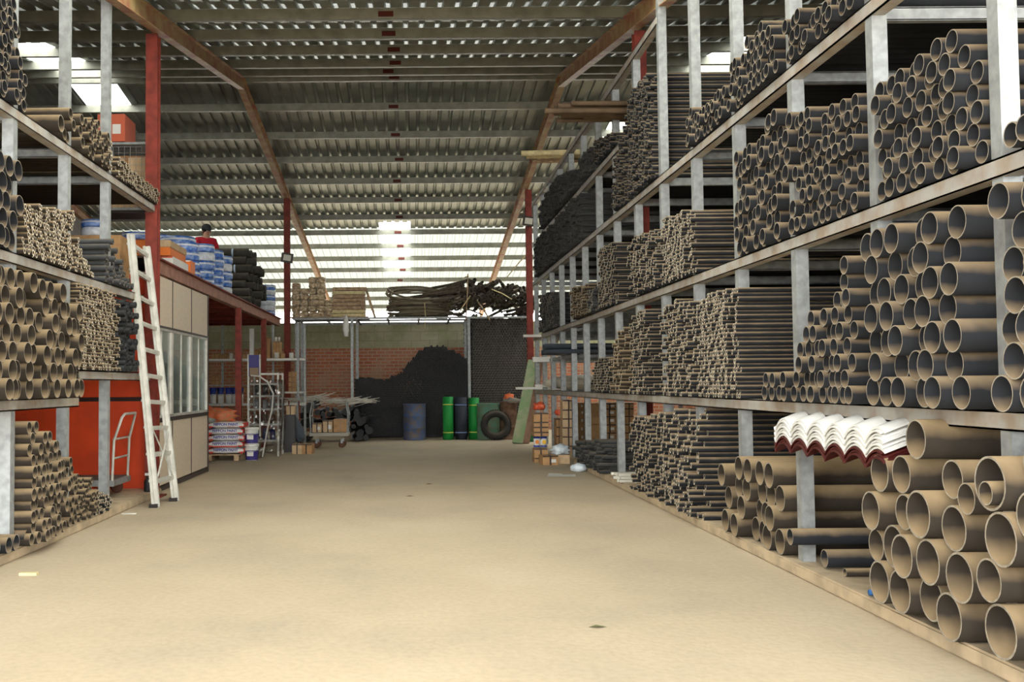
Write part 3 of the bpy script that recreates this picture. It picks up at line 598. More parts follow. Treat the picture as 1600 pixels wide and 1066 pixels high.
def bag(label, c, d, m, seed=0, nm='plastic_bag', cat='bag', amp=.22, group=None):
    bm = bmesh.new(); bmesh.ops.create_icosphere(bm, subdivisions=3, radius=1); rr = random.Random(seed)
    ph = [rr.uniform(0, 6) for _ in range(9)]
    for v in bm.verts:
        p = v.co.copy(); k = 1+amp*(math.sin(5*p.x+ph[0])*math.sin(6*p.y+ph[1])+.6*math.sin(11*p.z+ph[2]+4*p.x)+.5*math.sin(14*p.x+ph[3])*math.sin(12*p.z+ph[4]))
        v.co = Vector((p.x*k*d[0]/2, p.y*k*d[1]/2, max(p.z*k, -.82)*d[2]/2+.41*d[2]))
    me = bpy.data.meshes.new(nm); bm.to_mesh(me); bm.free(); me.materials.append(m)
    for f_ in me.polygons: f_.use_smooth = True
    o = bpy.data.objects.new(nm, me); COL.objects.link(o); o.location = c; return tag(o, label, cat, group)
REDBAG = mat('red_bag', (.75, .12, .05), .4, noise=.3, nscale=20); CLR = mat('pale_bag', (.66, .74, .80), .25, noise=.2, nscale=10)
a = P(845, 642, 17.7); bag('red plastic bag on top of the cartons behind the tins', (a.x-.02, 17.75, .92), (.22, .22, .15), REDBAG, 3)
carton('open flat carton with white label on floor below the tins', (P(857, 720, 17.2).x, 17.2, 0), (.27, .3, .16), .1, KRAFT, mark=WHITE)
carton('brown open carton on floor carrying the clear plastic bag', (P(880, 718, 17.3).x, 17.45, 0), (.27, .28, .15), -.15, KRAFTL, strap=None)
bag('crumpled white and blue plastic bag lying on open carton', (P(876, 700, 17.4).x, 17.45, .15), (.3, .25, .2), CLR, 5)
stackbox('narrow carton left of the tall carton stack', 869, 877, [700, 680, 667, 653, 640], 19.0, .3, base=.0)
a = P(874, 638, 19); bag('small red bag on the narrow carton stack', (a.x, 19.1, .78), (.16, .2, .12), REDBAG, 8)
stackbox('pale brown carton in the tall front stack', 879, 898, [714, 694, 679.5, 665, 651, 637, 622], 18.6, .3, KRAFTL, base=0.0)
for c_, (p0, p1) in enumerate(((903, 912), (914, 921), (922, 939), (943, 962), (963, 975), (976, 990))):
    stackbox(f'carton in shaded rack bay, {ORD[c_+1]} column from left', p0, p1, [693, 680, 667, 654, 641, 629, 620.5], 19.6, .35, KRAFT, 'cartons stacked under the right rack', base=.1, strap=TAPE if c_ % 2 else None, mark=WHITE if c_ in (0, 3) else None)
# ------------------------------------------------------------------ floor things at the far right
wb = [(-.1+.06*i, ) for i in range(8)]
for i in range(12):
    y = 13.25+.055*(i % 3); z = .1+.028*(i//3)*1.6
    o = MB().box((0, 0, 0), (1.2, .05, .035), 0).build('plastic_batten', WHITED, loc=(3.28+R_.uniform(-.06, .06), 13.1+.065*(i % 4), .112+.04*(i//4))); o.rotation_euler = (0, 0, R_.uniform(-.02, .02))
    tag(o, f'cream plastic batten on the kerb, {ORD[i//4+1]} layer up, {ORD[i % 4+1]} from the front', 'batten', 'cream battens on the kerb')
pp = MB(); pp.add([(-.22, -.1, 0.004), (.2, -.14, .004), (.24, .12, .012), (-.18, .16, .004)], [(0, 1, 2, 3)]).add([(-.2, .0, .02), (.0, -.05, .016), (.05, .15, .02), (-.15, .18, .03)], [(0, 1, 2, 3)])
tag(pp.build('paper_sheet', WHITE, loc=(2.23, 15.06, 0)), 'loose white paper sheets lying on the aisle floor', 'paper')
jg = bag('translucent plastic jug lying on floor by the right kerb', (P(907, 735, 15.6).x, 15.75, 0), (.26, .2, .15), CLR, 12, 'plastic_jug', 'jug', .08)
o = MB().lathe((.17, 0, .06), [(0, -.03), (.03, -.03), (.03, .03), (0, .03)], 12, 0, 'x').build('cap', mat('cap_yellow', (.75, .5, .02), .4), jg)
bl = MB().lathe((2.765, 6.12, .112), [(0, 0), (.018, 0), (.02, .07), (.02, .1), (0, .1)], 12, 0, 'x'); tag(bl.build('bottle_cap', mat('scrap_blue', (.02, .12, .35), .4)), 'small blue plastic scrap on kerb before the huge pipes', 'scrap')
tag(MB().box((0, 0, .006), (.16, .05, .012)).build('wood_offcut', WHITED, loc=(-3.1, 11.0, 0)), 'short white strip lying by the left kerb end', 'offcut')
tag(MB().box((0, 0, .01), (.13, .05, .02)).build('wood_offcut', WOODL, loc=(-2.86, 7.5, 0)), 'small tan offcut on floor near the left kerb', 'offcut')
for k, (px, py, l_) in enumerate(((640, 776, 'dark dry leaf on floor in mid aisle, left one'), (670, 757, 'brown stain-like leaf on floor in mid aisle'), (933, 981, 'green leaf on the near floor right of centre'), (405, 716, 'small dark leaf on floor near the buckets'))):
    p = at(px, py, 2, 0); tag(MB().add([(-.05, 0, .004), (0, -.02, .012), (.06, 0, .004), (0, .03, .01)], [(0, 1, 2), (0, 2, 3)]).build('dry_leaf', mat('leaf_green' if k == 2 else 'leaf_brown', (.12, .13, .05) if k == 2 else (.10, .06, .03), .8), loc=(p.x, p.y, 0)), l_, 'leaf')
def drum(label, c, r, h, m, group=None, m2=None):
    o = empty('steel_drum', label, 'drum', c); pr = [(0, 0), (r, 0), (r+.008, .012), (r, .025)]
    for zz in (.33, .66): pr += [(r, h*zz-.02), (r+.011, h*zz), (r, h*zz+.02)]
    pr += [(r, h-.025), (r+.008, h-.012), (r, h), (r-.015, h), (r-.018, h-.03), (0, h-.03)]
    MB().lathe((0, 0, 0), pr, 36).build('body', m, o); MB().lathe((r*.55, 0, h-.03), [(0, .018), (.03, .018), (.034, 0)], 12).build('bung', m2 or GALV, o); return o
DB = mat('worn_blue_paint', (.06, .11, .24), .55, noise=.6, nscale=9, col2=(.14, .11, .09)); DG = mat('worn_green_paint', (.10, .24, .16), .6, noise=.4, nscale=8, col2=(.16, .17, .11)); DR = mat('rusty_drum', (.20, .11, .07), .8, noise=.5, nscale=9)
drum('worn blue steel drum standing alone before the black heap', (P(648, 688, 24.9).x, 25.1, 0), .28, .90, DB)
drum('worn green steel drum behind the tyre', (P(765, 688, 24.9).x, 25.1, 0), .30, .90, DG)
drum('rusty brown drum with a bag on top, right of the green drum', (P(798, 688, 24.5).x, 25.0, 0), .21, .93, DR)
bag('orange bag piled on the rusty drum', (P(797, 630, 24.6).x, 24.95, .93), (.26, .26, .22), mat('orange_bag', (.72, .16, .05), .5), 21)
bag('grey sacking lying on the rusty drum under the orange bag', (P(799, 634, 24.6).x+.06, 24.85, .91), (.42, .3, .14), mat('grey_sack', (.28, .25, .22), .9), 22)
GRN = mat('green_mesh_roll', (.015, .34, .06), .6, noise=.35, nscale=60); DKR = mat('dark_mesh_roll', (.035, .04, .06), .7, noise=.35, nscale=60)
for px, r, h, m, l_ in ((701, .135, 1.07, GRN, 'green shade net roll standing left of the dark roll'), (721, .15, 1.06, DKR, 'dark shade net roll standing between the two green rolls'), (742, .135, 1.04, GRN, 'green shade net roll standing behind the frame post beside green drum')):
    o = empty('net_roll', l_, 'roll', (P(px, 687, 24.9).x, 25.05 if px < 730 else 25.2, 0), 0, None); pr = [(0, 0), (r, 0), (r, h), (r*.8, h), (r*.8, h-.02), (r*.6, h-.02), (r*.6, h), (r*.3, h), (r*.25, h-.1), (0, h-.1)]
    MB().lathe((0, 0, 0), pr, 28).build('net', m, o)
    for zz in (.17, .82): MB().lathe((0, 0, h*zz), [(r+.003, -.012), (r+.003, .012)], 28).build('strap', mat('strap_yellow', (.55, .6, .1), .5) if m is GRN else mat('strap_blue', (.2, .3, .6), .5), o)
ty = empty('tyre', 'old black tyre leaning on the green drum', 'tyre', (P(776, 668, 24.4).x, 24.62, .37)); ty.rotation_euler = (-.22, 0, 0)
pr = []
for k in range(13): a = 2*PI*k/12; pr.append((.285+.085*math.cos(a)*(1.0), .085*math.sin(a)))
MB().lathe((0, 0, 0), pr, 40, 0, 'y').build('carcass', RUB, ty)
tm = MB()
for k in range(40): a = 2*PI*k/40; tm.box((.372*math.cos(a), 0, .372*math.sin(a)), (.016, .12, .035), 0, Matrix.Rotation(-a, 3, 'Y'))
tm.build('tread', RUB, ty)
gb = empty('leaning_board', 'long green and brown board leaning on the far right rack', 'board', (2.55, 23.3, 0))
a, b_ = Vector((2.50, 23.1, .0)), Vector((2.98, 23.8, 1.92)); d = (b_-a).normalized(); xx = Vector((1, -.35, 0)); xx = (xx-d*xx.dot(d)).normalized(); yy = d.cross(xx); rot = Matrix((xx, yy, d)).transposed()
under(MB().box((a+b_)/2-yy*.0-xx*.06, (.26, .1, (b_-a).length), 0, rot).build('green_face', mat('pale_green_board', (.26, .38, .19), .7, noise=.4, nscale=6, col2=(.42, .42, .27)), loc=None), gb)
under(MB().box((a+b_)/2+xx*.13, (.12, .13, (b_-a).length), 0, rot).build('brown_edge', mat('brown_board_edge', (.30, .17, .11), .8, noise=.3)), gb)
for k, (px, m, l_) in enumerate(((823, REDBAG, 'red cone-shaped wrap standing behind the leaning board'), (830, mat('green_wrap', (.02, .2, .08), .6), 'dark green wrap standing behind the leaning board'))):
    tag(MB().lathe((0, 0, 0), [(0, 0), (.09, 0), (.1, .3), (.05, .62), (0, .66)], 14).build('wrapped_roll', m, loc=(P(px, 688, 23.6).x, 23.75+k*.1, 0)), l_, 'roll')
# far right rack: white profiles and loose blue-grey pipes on intermediate arms
mb = MB()
fr_ = empty('shelf_arms', 'small galvanised shelf arms tying the last bays of the right rack', 'shelf', (3.0, 20, 1.9))
for z in (1.90,):
    for Y in (17.7, 19.0, 20.3, 21.6, 22.5): under(MB().box((4.2, Y+.13, z-.03), (2.6, .04, .05)).build('arm', GALV), fr_)
    under(MB().box((2.87, 20.1, z-.03), (.06, 4.9, .05)).build('rail', GALV), fr_)
prof_ = [(P(818, 525, 21.6), 1.5, 'white plastic profile jutting out highest at the rack end'), (P(832, 562, 20.6), 1.9, 'wide white profile jutting out at middle height of rack end'), (P(806, 607, 22.0), 2.6, 'long white profile jutting out lowest beside the leaning board'), (P(836, 603, 20.9), 2.0, 'shorter white profile just above the lowest one')]
for k, (p, L, l_) in enumerate(prof_):
    h = .05 if k != 1 else .1
    tag(MB().box((L/2, 0, 0), (L, .1, h)).box((L/2, .06, h*.4), (L, .05, .012)).build('plastic_profile', WHITE, loc=(p.x, p.y, max(p.z, 1.255+h/2) if k != 0 else p.z)), l_, 'profile')
tag(MB().box((0, 0, .13), (1.1, .5, .26)).build('foam_sheet_pack', WHITE, loc=(3.55, 20.2, 1.9)), 'white foam pack lying on the middle arms of rack end', 'pack')
bag('yellowed plastic sheeting draped over the lowest profiles', (3.4, 20.4, 1.26), (1.3, .5, .32), mat('yellow_film', (.55, .5, .38), .5, noise=.3), 31, 'plastic_sheeting', 'sheeting', .1)
bag('white rags tied on the rack end upright', (3.0, 21.5, 2.22), (.3, .2, .34), WHITED, 33, 'rag', 'rag', .3)
rr = random.Random(4)
for k in range(16):
    Y = 17.6+.13*(k % 8)+rr.uniform(-.02, .02); z = 1.9+.05+.095*(k//8)
    mb = MB().pipe((0, 0, 0), .045, 2.4, (1, 0, 0), .15, 14, .6); o = mb.build('dark_pipe', [mat('blue_black_pipe', (.04, .05, .065), .4), RIM2, BLK], loc=(2.62+rr.uniform(-.3, .1), Y, z)); o.rotation_euler = (0, 0, rr.uniform(-.01, .01))
    tag(o, f'blue-black pipe on the middle arms above cartons, {ORD[k % 8+1]} nearest, {"upper" if k > 7 else "lower"} layer', 'pipe', 'blue-black pipes above the cartons')
for k in range(9):
    Y = 13.3+.12*(k % 5); z = 5.06+.1*(k//5); X = 1.9+rr.uniform(-.1, .5); r = rr.uniform(.03, .045)
    o = MB().tube([(0, 0, 0), (1.6, .03, .0), (3.2, 0, 0)], r, 8).build('timber_pole', mat('dark_pole', (.13, .085, .05), .85, noise=.4), loc=(X, Y, z)); tag(o, f'brown timber pole jutting over the aisle from the high right rack, {ORD[k % 5+1]} nearest, {"upper" if k > 4 else "lower"} layer', 'pole', 'brown poles on the high right rack')
for k in range(4):
    o = MB().tube([(0, 0, 0), (1.5, .02, .02), (3, 0, 0)], .055 if k < 2 else .04, 8).build('timber_pole', WOODL if k < 2 else WOOD, loc=(2.05+.12*k, 18.2+.22*k, 5.62)); tag(o, f'pale timber pole on the top beam of right rack, {ORD[k+1]} nearest', 'pole')
# white roof tile sheets above the dusty stack
WT = mat('white_roof_tile', (.74, .74, .71), .4); CR = mat('crimson_tile', (.07, .009, .008), .5)
for k in range(10):
    top_ = k > 2; th = .012; n = 84; ya, yb = 5.66+.015*(k % 3), 7.36-.012*(k % 2); vs = []; xs_ = ((0, 0), (.12, .045), (.35, .10), (.7, .135), (1.5, .14)); m_ = n+1; J = len(xs_)
    for jj, (dx, rise) in enumerate(xs_):
        for dz in (0, th):
            for i in range(m_):
                Y = ya+(yb-ya)*i/n; w_ = abs(math.sin(PI*(Y-5.6)/.29))**.75
                vs.append((2.66+.008*(k % 2)+dx, Y, k*.019+dz+.075*w_+rise))
    fs = []
    for jj in range(J-1):
        for i in range(n):
            a = jj*2*m_+i; fs.append((a, a+1, a+2*m_+1, a+2*m_)); b_ = a+m_; fs.append((b_+1, b_, b_+2*m_, b_+2*m_+1))
        for a in (jj*2*m_, jj*2*m_+n): fs.append((a, a+2*m_, a+3*m_, a+m_))
    for i in range(n): fs.append((i, i+m_, i+m_+1, i+1))
    a0 = (J-1)*2*m_
    for i in range(n): fs.append((a0+i, a0+i+1, a0+i+1+m_, a0+i+m_))
    o = MB().add(vs, fs, 0, False).build('roof_tile_sheet', WT if top_ else CR, loc=(0, 0, .875))
    tag(o, ('white wavy roof tile sheet, ' if top_ else 'crimson wavy roof tile sheet, ')+ORD[k+1]+' up in the stack above wide pipes', 'roof sheet', 'wavy roof tile sheets')

# ------------------------------------------------------------------ on the mezzanine
ZM = 3.098
COILM = mat('blue_white_wrap', (.03, .13, .50), .3, noise=.5, nscale=12, col2=(.30, .42, .68))
COILW = mat('white_wrap', (.72, .76, .82), .3, noise=.3, nscale=14)
def coil(c, r, h, label, group, mm=None):
    o = empty('pipe_coil', label, 'coil', c, R_.uniform(0, 6), group)
    pr = [(r*.5, 0), (r*.96, 0), (r, h*.2), (r, h*.8), (r*.96, h), (r*.5, h), (r*.46, h*.8), (r*.46, h*.2), (r*.5, 0)]
    MB().lathe((0, 0, 0), pr, 28).build('wound_pipe', mm or COILM, o)
    MB().lathe((0, 0, 0), [(r*.9, h*.86), (r*1.004, h*.78), (r*1.006, h*.6), (r*1.002, h*.56)], 28).build('wrap_band', COILW, o); return o
def coils(where, X, Y, r, n, h=.14, z=ZM):
    for k in range(n): coil((X+R_.uniform(-.015, .015), Y+R_.uniform(-.015, .015), z+k*(h+.008)), r, h, f'blue wrapped pipe coil, {ORD[k+1]} up, {where}', 'wrapped blue pipe coils '+where, COILW if R_.random() < .15 else None)
coils('stack hidden behind the red column', -4.32, 17.1, .25, 6)
coils('stack behind the orange cartons', -3.88, 16.65, .29, 5, .15)
coils('first stack at the mezzanine edge', -3.63, 15.95, .24, 4)
coils('second stack at the mezzanine edge', -3.63, 17.2, .23, 5)
coils('third stack at the mezzanine edge', -3.62, 18.0, .23, 5)
coils('fourth stack at the mezzanine edge', -3.62, 18.8, .24, 5)
coils('stack beside the floodlight column', -3.58, 24.6, .24, 6, .12)
ob = empty('orange_box', 'long carton with an orange side on top of a white one, mezzanine edge', 'box', (-3.62, 14.75, 3.27)); MB().box((0, 0, .06), (.34, 1.0, .12)).build('orange_body', ORANGE, ob, bevel=.006); MB().box((0, 0, .17), (.36, 1.02, .1)).build('lid', KRAFTL, ob, bevel=.006)
carton('flat white carton under the orange-sided one, mezzanine edge', (-3.6, 14.8, ZM), (.36, 1.0, .165), 0, WHITE, None, REDBAG)
carton('small orange carton with white edge before the first coil stack', (-3.50, 15.52, ZM), (.2, .34, .24), .0, ORANGE, None, WHITE)
carton('kraft carton standing under the coil behind orange cartons', (-3.92, 15.6, ZM), (.4, .5, .36), .0, KRAFTL)
carton('orange carton just right of the ladder top on the mezzanine', (-3.60, 13.3, ZM), (.26, .3, .24), 0, ORANGE, None, None)
coil((-3.66, 13.3, ZM+.245), .2, .1, 'blue and white coil on the orange carton above the ladder top', None)
carton('wide brown carton on the left upper shelf behind the upright', (-3.80, 12.15, 2.5), (.62, .4, .72), 0, KRAFT, None, None)
coil((-3.86, 12.15, 3.23), .16, .1, 'white lower coil on the brown carton on left upper shelf', None, COILW); coil((-3.86, 12.15, 3.335), .165, .09, 'blue upper coil on the brown carton on left upper shelf', None)
# mesh crate + red box on the left top shelf
cg = empty('mesh_crate', 'wire mesh crate of cartons on the left top shelf below the red box', 'crate', (-3.72, 13.1, 3.72))
w = MB()
for k in range(9): w.tube([(-.3+.075*k, -.2, 0), (-.3+.075*k, -.2, .8)], .003, 4)
for k in range(11): w.tube([(-.3, -.2, .08*k), (.3, -.2, .08*k)], .003, 4); w.tube([(.3, -.2, .08*k), (.3, .3, .08*k)], .003, 4)
w.build('wire_mesh', GALV, cg); w = MB()
for x_ in (-.3, .3):
    for y_ in (-.2, .3): w.box((x_, y_, .41), (.03, .03, .82))
w.box((0, .05, .84), (.66, .56, .03)); w.box((0, .05, -.02), (.66, .56, .03)); w.build('frame', GALV, cg)
MB().box((0, .05, -.05), (.66, .5, .04)).build('bearer', DKFR, cg)
carton('lower kraft carton inside the wire mesh crate', (-3.72, 13.12, 3.72), (.5, .3, .36), 0, KRAFTL, None, None); carton('upper kraft carton inside the wire mesh crate', (-3.72, 13.12, 4.085), (.5, .3, .33), 0, KRAFTL, None, TAPEB)
rb = carton('red carton with a white label on top of the mesh crate', (-3.88, 13.1, 4.58), (.36, .5, .36), 0, mat('red_carton', (.55, .12, .06), .7), None, None, mark=WHITE)
# black geotextile rolls
ROLLM = mat('black_felt_roll', (.045, .042, .034), .85, noise=.35, nscale=12, dust=(.22, .19, .13), dustamt=.6, dthr=.25)
for c_ in range(5):
    for k in range(7 if c_ < 3 else 5):
        r = .088; X1 = -3.42+R_.uniform(-.1, .1)+(0.0 if c_ == 0 else .12); L = 1.3
        y_ = 20.95+c_*.3+R_.uniform(-.02, .02)+(.09 if k % 2 else 0)*0; z = ZM+r+k*.168
        pf = [(0, -L), (r*.95, -L), (r, -L+.01), (r, -.01), (r*.95, 0), (r*.6, 0), (r*.58, -.02), (r*.3, -.02), (r*.28, 0), (r*.12, 0), (r*.1, -.2), (0, -.2)]
        o = empty('felt_roll', f'black felt roll on the mezzanine, {ORD[k+1]} up in the {ORD[c_+1]} pile back', 'roll', (X1, y_, z), 0, 'black felt rolls on the mezzanine')
        MB().lathe((0, 0, 0), pf, 18, 0, 'x').build('felt', ROLLM, o); MB().lathe((-.45+R_.uniform(-.12, .12), 0, 0), [(r+.002, -.018), (r+.002, .018)], 18, 0, 'x').build('strap', mat('pale_blue_strap', (.5, .62, .8), .5), o)
# floodlights
for (X, Y, Z, l_, rz) in ((-3.14, 25.3, 4.63, 'square floodlight clamped to the column at the mezzanine end', .1), (2.95, 24.7, 5.42, 'square floodlight clamped to the far right column', -.15)):
    o = empty('floodlight', l_, 'lamp', (X, Y, Z), rz); o.rotation_euler = (0, .15, rz)
    MB().box((0, 0, 0), (.30, .07, .24)).box((0, .05, 0), (.24, .06, .18)).build('housing', DKFR, o, bevel=.006); MB().box((0, -.04, 0), (.19, .01, .15)).build('lens', mat('floodlight_glass', (.62, .60, .50), .3), o); MB().box((0, .07, -.02), (.04, .06, .2)).build('bracket', GALV, o)
# ------------------------------------------------------------------ person
def skin_mesh(name, verts, edges, radii, m, parent, sub=2, root=0):
    me = bpy.data.meshes.new(name); me.from_pydata(verts, edges, []); o = bpy.data.objects.new(name, me); COL.objects.link(o)
    md = o.modifiers.new('s', 'SKIN'); md.use_smooth_shade = True
    for i, r in enumerate(radii):
        me.skin_vertices[0].data[i].radius = r if isinstance(r, tuple) else (r, r); me.skin_vertices[0].data[i].use_root = (i == root)
    o.modifiers.new('u', 'SUBSURF').levels = sub; o.modifiers['u'].render_levels = sub
    me.materials.append(m); o.parent = parent; return o
PX, PY = -4.34, 21.1
pn = empty('person', 'person in black cap and red shirt standing on the mezzanine, seen from behind', 'person', (PX, PY, ZM), math.radians(35))
ver = [(0, 0, .92), (0, .01, 1.08), (0, .03, 1.28), (0, .02, 1.40), (0, -.0, 1.47), (0, -.02, 1.55), (0, -.03, 1.62),
       (-.17, .02, 1.37), (-.25, .0, 1.12), (-.22, -.18, .95), (-.20, -.26, .91), (.17, .02, 1.37), (.25, .0, 1.12), (.22, -.18, .95), (.20, -.26, .91),
       (-.09, 0, .86), (-.10, -.01, .48), (-.10, .02, .09), (-.10, -.12, .04), (.09, 0, .86), (.10, -.01, .48), (.10, .02, .09), (.10, -.12, .04)]
edg = [(0, 1), (1, 2), (2, 3), (3, 4), (4, 5), (5, 6), (3, 7), (7, 8), (8, 9), (9, 10), (3, 11), (11, 12), (12, 13), (13, 14), (0, 15), (15, 16), (16, 17), (17, 18), (0, 19), (19, 20), (20, 21), (21, 22)]
rad = [(.15, .11), (.145, .105), (.17, .115), (.11, .08), .055, .085, .09, .062, .045, .036, .04, .062, .045, .036, .04, .085, .062, .042, .035, .085, .062, .042, .035]
skin_mesh('body', ver, edg, rad, SKIN, pn)
for s in (-1, 1):                                                  # fingers
    for f_ in range(4): pn_ = MB().tube([(s*(.185+.012*f_), -.27, .905), (s*(.183+.013*f_), -.31, .885), (s*(.18+.013*f_), -.325, .855)], [.009, .008, .006], 6).build('finger', SKIN, pn)
    MB().tube([(s*.165, -.25, .905), (s*.15, -.275, .89), (s*.15, -.295, .875)], [.010, .009, .007], 6).build('thumb', SKIN, pn)
skin_mesh('shirt', [(0, 0, .94), (0, .01, 1.1), (0, .03, 1.28), (0, .02, 1.40), (0, .0, 1.445), (-.18, .02, 1.375), (-.255, .0, 1.16), (.18, .02, 1.375), (.255, .0, 1.16)], [(0, 1), (1, 2), (2, 3), (3, 4), (3, 5), (5, 6), (3, 7), (7, 8)],
          [(.175, .135), (.17, .13), (.195, .14), (.13, .10), .07, .085, .07, .085, .07], mat('red_shirt', (.50, .012, .03), .8), pn)
skin_mesh('trousers', [(0, 0, .93), (-.09, 0, .84), (-.10, -.01, .48), (-.10, .02, .12), (.09, 0, .84), (.10, -.01, .48), (.10, .02, .12)], [(0, 1), (1, 2), (2, 3), (0, 4), (4, 5), (5, 6)], [(.165, .125), .1, .078, .06, .1, .078, .06], mat('dark_trousers', (.03, .035, .06), .8), pn)
MB().lathe((0, -.025, 1.60), [(.102, 0), (.108, .03), (.10, .075), (.075, .11), (.035, .128), (0, .132)], 22).build('cap', mat('black_cap', (.02, .022, .026), .7), pn)
MB().add([(-.08, -.11, 1.605), (.08, -.11, 1.605), (.06, -.20, 1.59), (-.06, -.20, 1.59), (-.08, -.11, 1.595), (.08, -.11, 1.595), (.06, -.20, 1.582), (-.06, -.20, 1.582)], [(0, 3, 2, 1), (4, 5, 6, 7), (3, 7, 6, 2), (0, 4, 7, 3), (1, 2, 6, 5)]).build('cap_peak', mat('black_cap', (0, 0, 0)), pn)
MB().lathe((0, -.01, 1.545), [(.07, -.02), (.093, .02), (.1, .06)], 20).build('hair', mat('dark_hair', (.015, .012, .01), .7), pn)
for s in (-1, 1):
    MB().lathe((s*.093, -.02, 1.56), [(0, -.012), (.022, -.01), (.026, 0), (.02, .012), (0, .012)], 10, 0, 'x').build('ear', SKIN, pn); MB().lathe((s*.035, -.112, 1.57), [(0, -.01), (.01, -.006), (.012, 0), (0, .008)], 10, 0, 'y').build('eye', WHITE, pn)
MB().tube([(0, -.115, 1.575), (0, -.135, 1.54), (0, -.115, 1.532)], [.01, .014, .01], 8).build('nose', SKIN, pn); MB().box((0, -.113, 1.502), (.045, .012, .008)).build('mouth', mat('lips', (.4, .13, .1), .6), pn)

# ------------------------------------------------------------------ storage frame before the back wall and what lies on it
YF = 25.55; ZF = 3.07
fr = empty('storage_frame', 'galvanised storage frame of posts and rails before the brick wall', 'frame', (0, YF, 0))
def gpost(x, Y, z=ZF): under(MB().box((x, Y, z/2), (.07, .07, z)).build('upright', GALV), fr)
for px in (550.5, 733.5): x = P(px, 600, YF).x; gpost(x, YF)
for px in (558.5, 728): x = P(px, 600, YF+.9).x; gpost(x, YF+.9)
x = P(545, 600, YF).x
for px in (463.5, 472): gpost(P(px, 600, 26.2).x, 26.2)
for Y, z in ((YF, ZF), (YF+.9, ZF), (YF+2.4, ZF)): under(MB().box((0, Y, z+.02), (6.0, .05, .05)).build('rail', GALV), fr)
for x in (-3.0, -2.2, -1.4, -.6, .2, 1.0, 1.45, 2.2, 2.9): under(MB().box((x, YF+1.2, ZF+.005), (.05, 2.5, .03)).build('cross_rail', GALV), fr)
under(MB().box((-2.1, YF+.5, ZF+.055), (2.0, 1.2, .02)).build('plank_deck', WOOD), fr)
ZT = ZF+.068
bl_m = mat('bale_cloth', (.72, .60, .42), .8, noise=.55, nscale=14, col2=(.40, .28, .16))
def bale(l_, c, d, seed):
    bm = bmesh.new(); bmesh.ops.create_cube(bm, size=1); bmesh.ops.subdivide_edges(bm, edges=bm.edges[:], cuts=6, use_grid_fill=True); q = random.Random(seed); ph = [q.uniform(0, 6) for _ in range(4)]
    for v in bm.verts:
        x, y, z = v.co*2; e = 1-.085*((x*x*y*y)+(y*y*z*z)+(x*x*z*z)); w = 1+.07*math.sin(7*x+ph[0])*math.sin(6*z+ph[1])+q.uniform(-.035, .035)
        v.co = Vector((x*d[0]/2*e*w, y*d[1]/2*e*w, z*d[2]/2*e+d[2]/2))
    me = bpy.data.meshes.new('wrapped_bale'); bm.to_mesh(me); bm.free(); me.materials.append(bl_m); o = bpy.data.objects.new('wrapped_bale', me); COL.objects.link(o); o.location = c; o.rotation_euler = (0, 0, q.uniform(-.08, .08)); tag(o, l_, 'bale', 'tan bales on the storage frame')
cols = [(458, 6), (471, 5), (484, 7), (497, 7), (509, 3)]
for c_, (px, n) in enumerate(cols):
    for k in range(n):
        x = P(px+5, 480, YF+.3).x; bale(f'tan wrapped bale above the brick wall, {ORD[k+1]} up in {ORD[c_+1]} column', (x, YF+.35, ZT+k*.15), (.216, .4, .152), c_*9+k)
for k in range(8):
    a = P(519, 490, YF+.2); b_ = P(570, 490, YF+.2)
    o = MB().box((0, 0, .047), (b_.x-a.x, .5, .085)).build('timber_plank', [WOODL, WOODL, WOOD, WOOD, WOOD, WOOD, WOODL, WOOD][k], bevel=.008, loc=((a.x+b_.x)/2+R_.uniform(-.01, .01), YF+.45, ZT+k*.098)); o.rotation_euler = (0, 0, R_.uniform(-.02, .02))
    tag(o, f'stacked timber plank beside the bales, {ORD[k+1]} from the bottom', 'plank', 'timber planks on the storage frame')
a = P(586, 491, YF+.2); b_ = P(571, 444, YF+.2); d = b_-a
o = MB().box((0, 0, d.length/2), (.06, .12, d.length)).build('timber_plank', WOOD, loc=(a.x, YF+.2, ZF+.05)); o.rotation_euler = (0, math.atan2(d.x, d.z), 0); tag(o, 'single timber plank leaning against the plank stack', 'plank')
hc = empty('hose_coil', 'big loose coil of brown-grey hose lying on the storage frame', 'coil', (P(657, 480, 26.3).x, 26.3, ZT))
HOSE = mat('hose_brown', (.20, .165, .11), .65, noise=.35, nscale=5, dust=(.42, .35, .24), dustamt=.7, dthr=.1)
for k in range(26):
    up = k > 19; R1 = rr.uniform(.68, .86) if k < 20 else rr.uniform(.74, .84); z0 = (.03+.021*k if not up else .50+.028*(k-20)); tl = rr.uniform(-.03, .05)+(-.08 if up else 0); ox = rr.uniform(-.05, .05)-(.08 if up else 0); ph = rr.uniform(0, 6); pts = []
    for i in range(48):
        a = 2*PI*i/48; pts.append((ox+R1*math.cos(a), .62*R1*math.sin(a), z0+tl*math.cos(a)+.02*math.sin(3*a+ph)+(.2*math.sin(a) if up else .03*math.sin(a+ph))+.02))
    MB().tube(pts, .026, 6, 0, True).build('hose_turn', HOSE, hc)
MB().tube([(0.1, -.56, -.3), (.12, -.57, 0), (.1, -.56, .35)], .012, 6).tube([(.75, -.2, -.02), (.4, -.35, .45)], .012, 5).build('tie_rope', WOODL, hc)
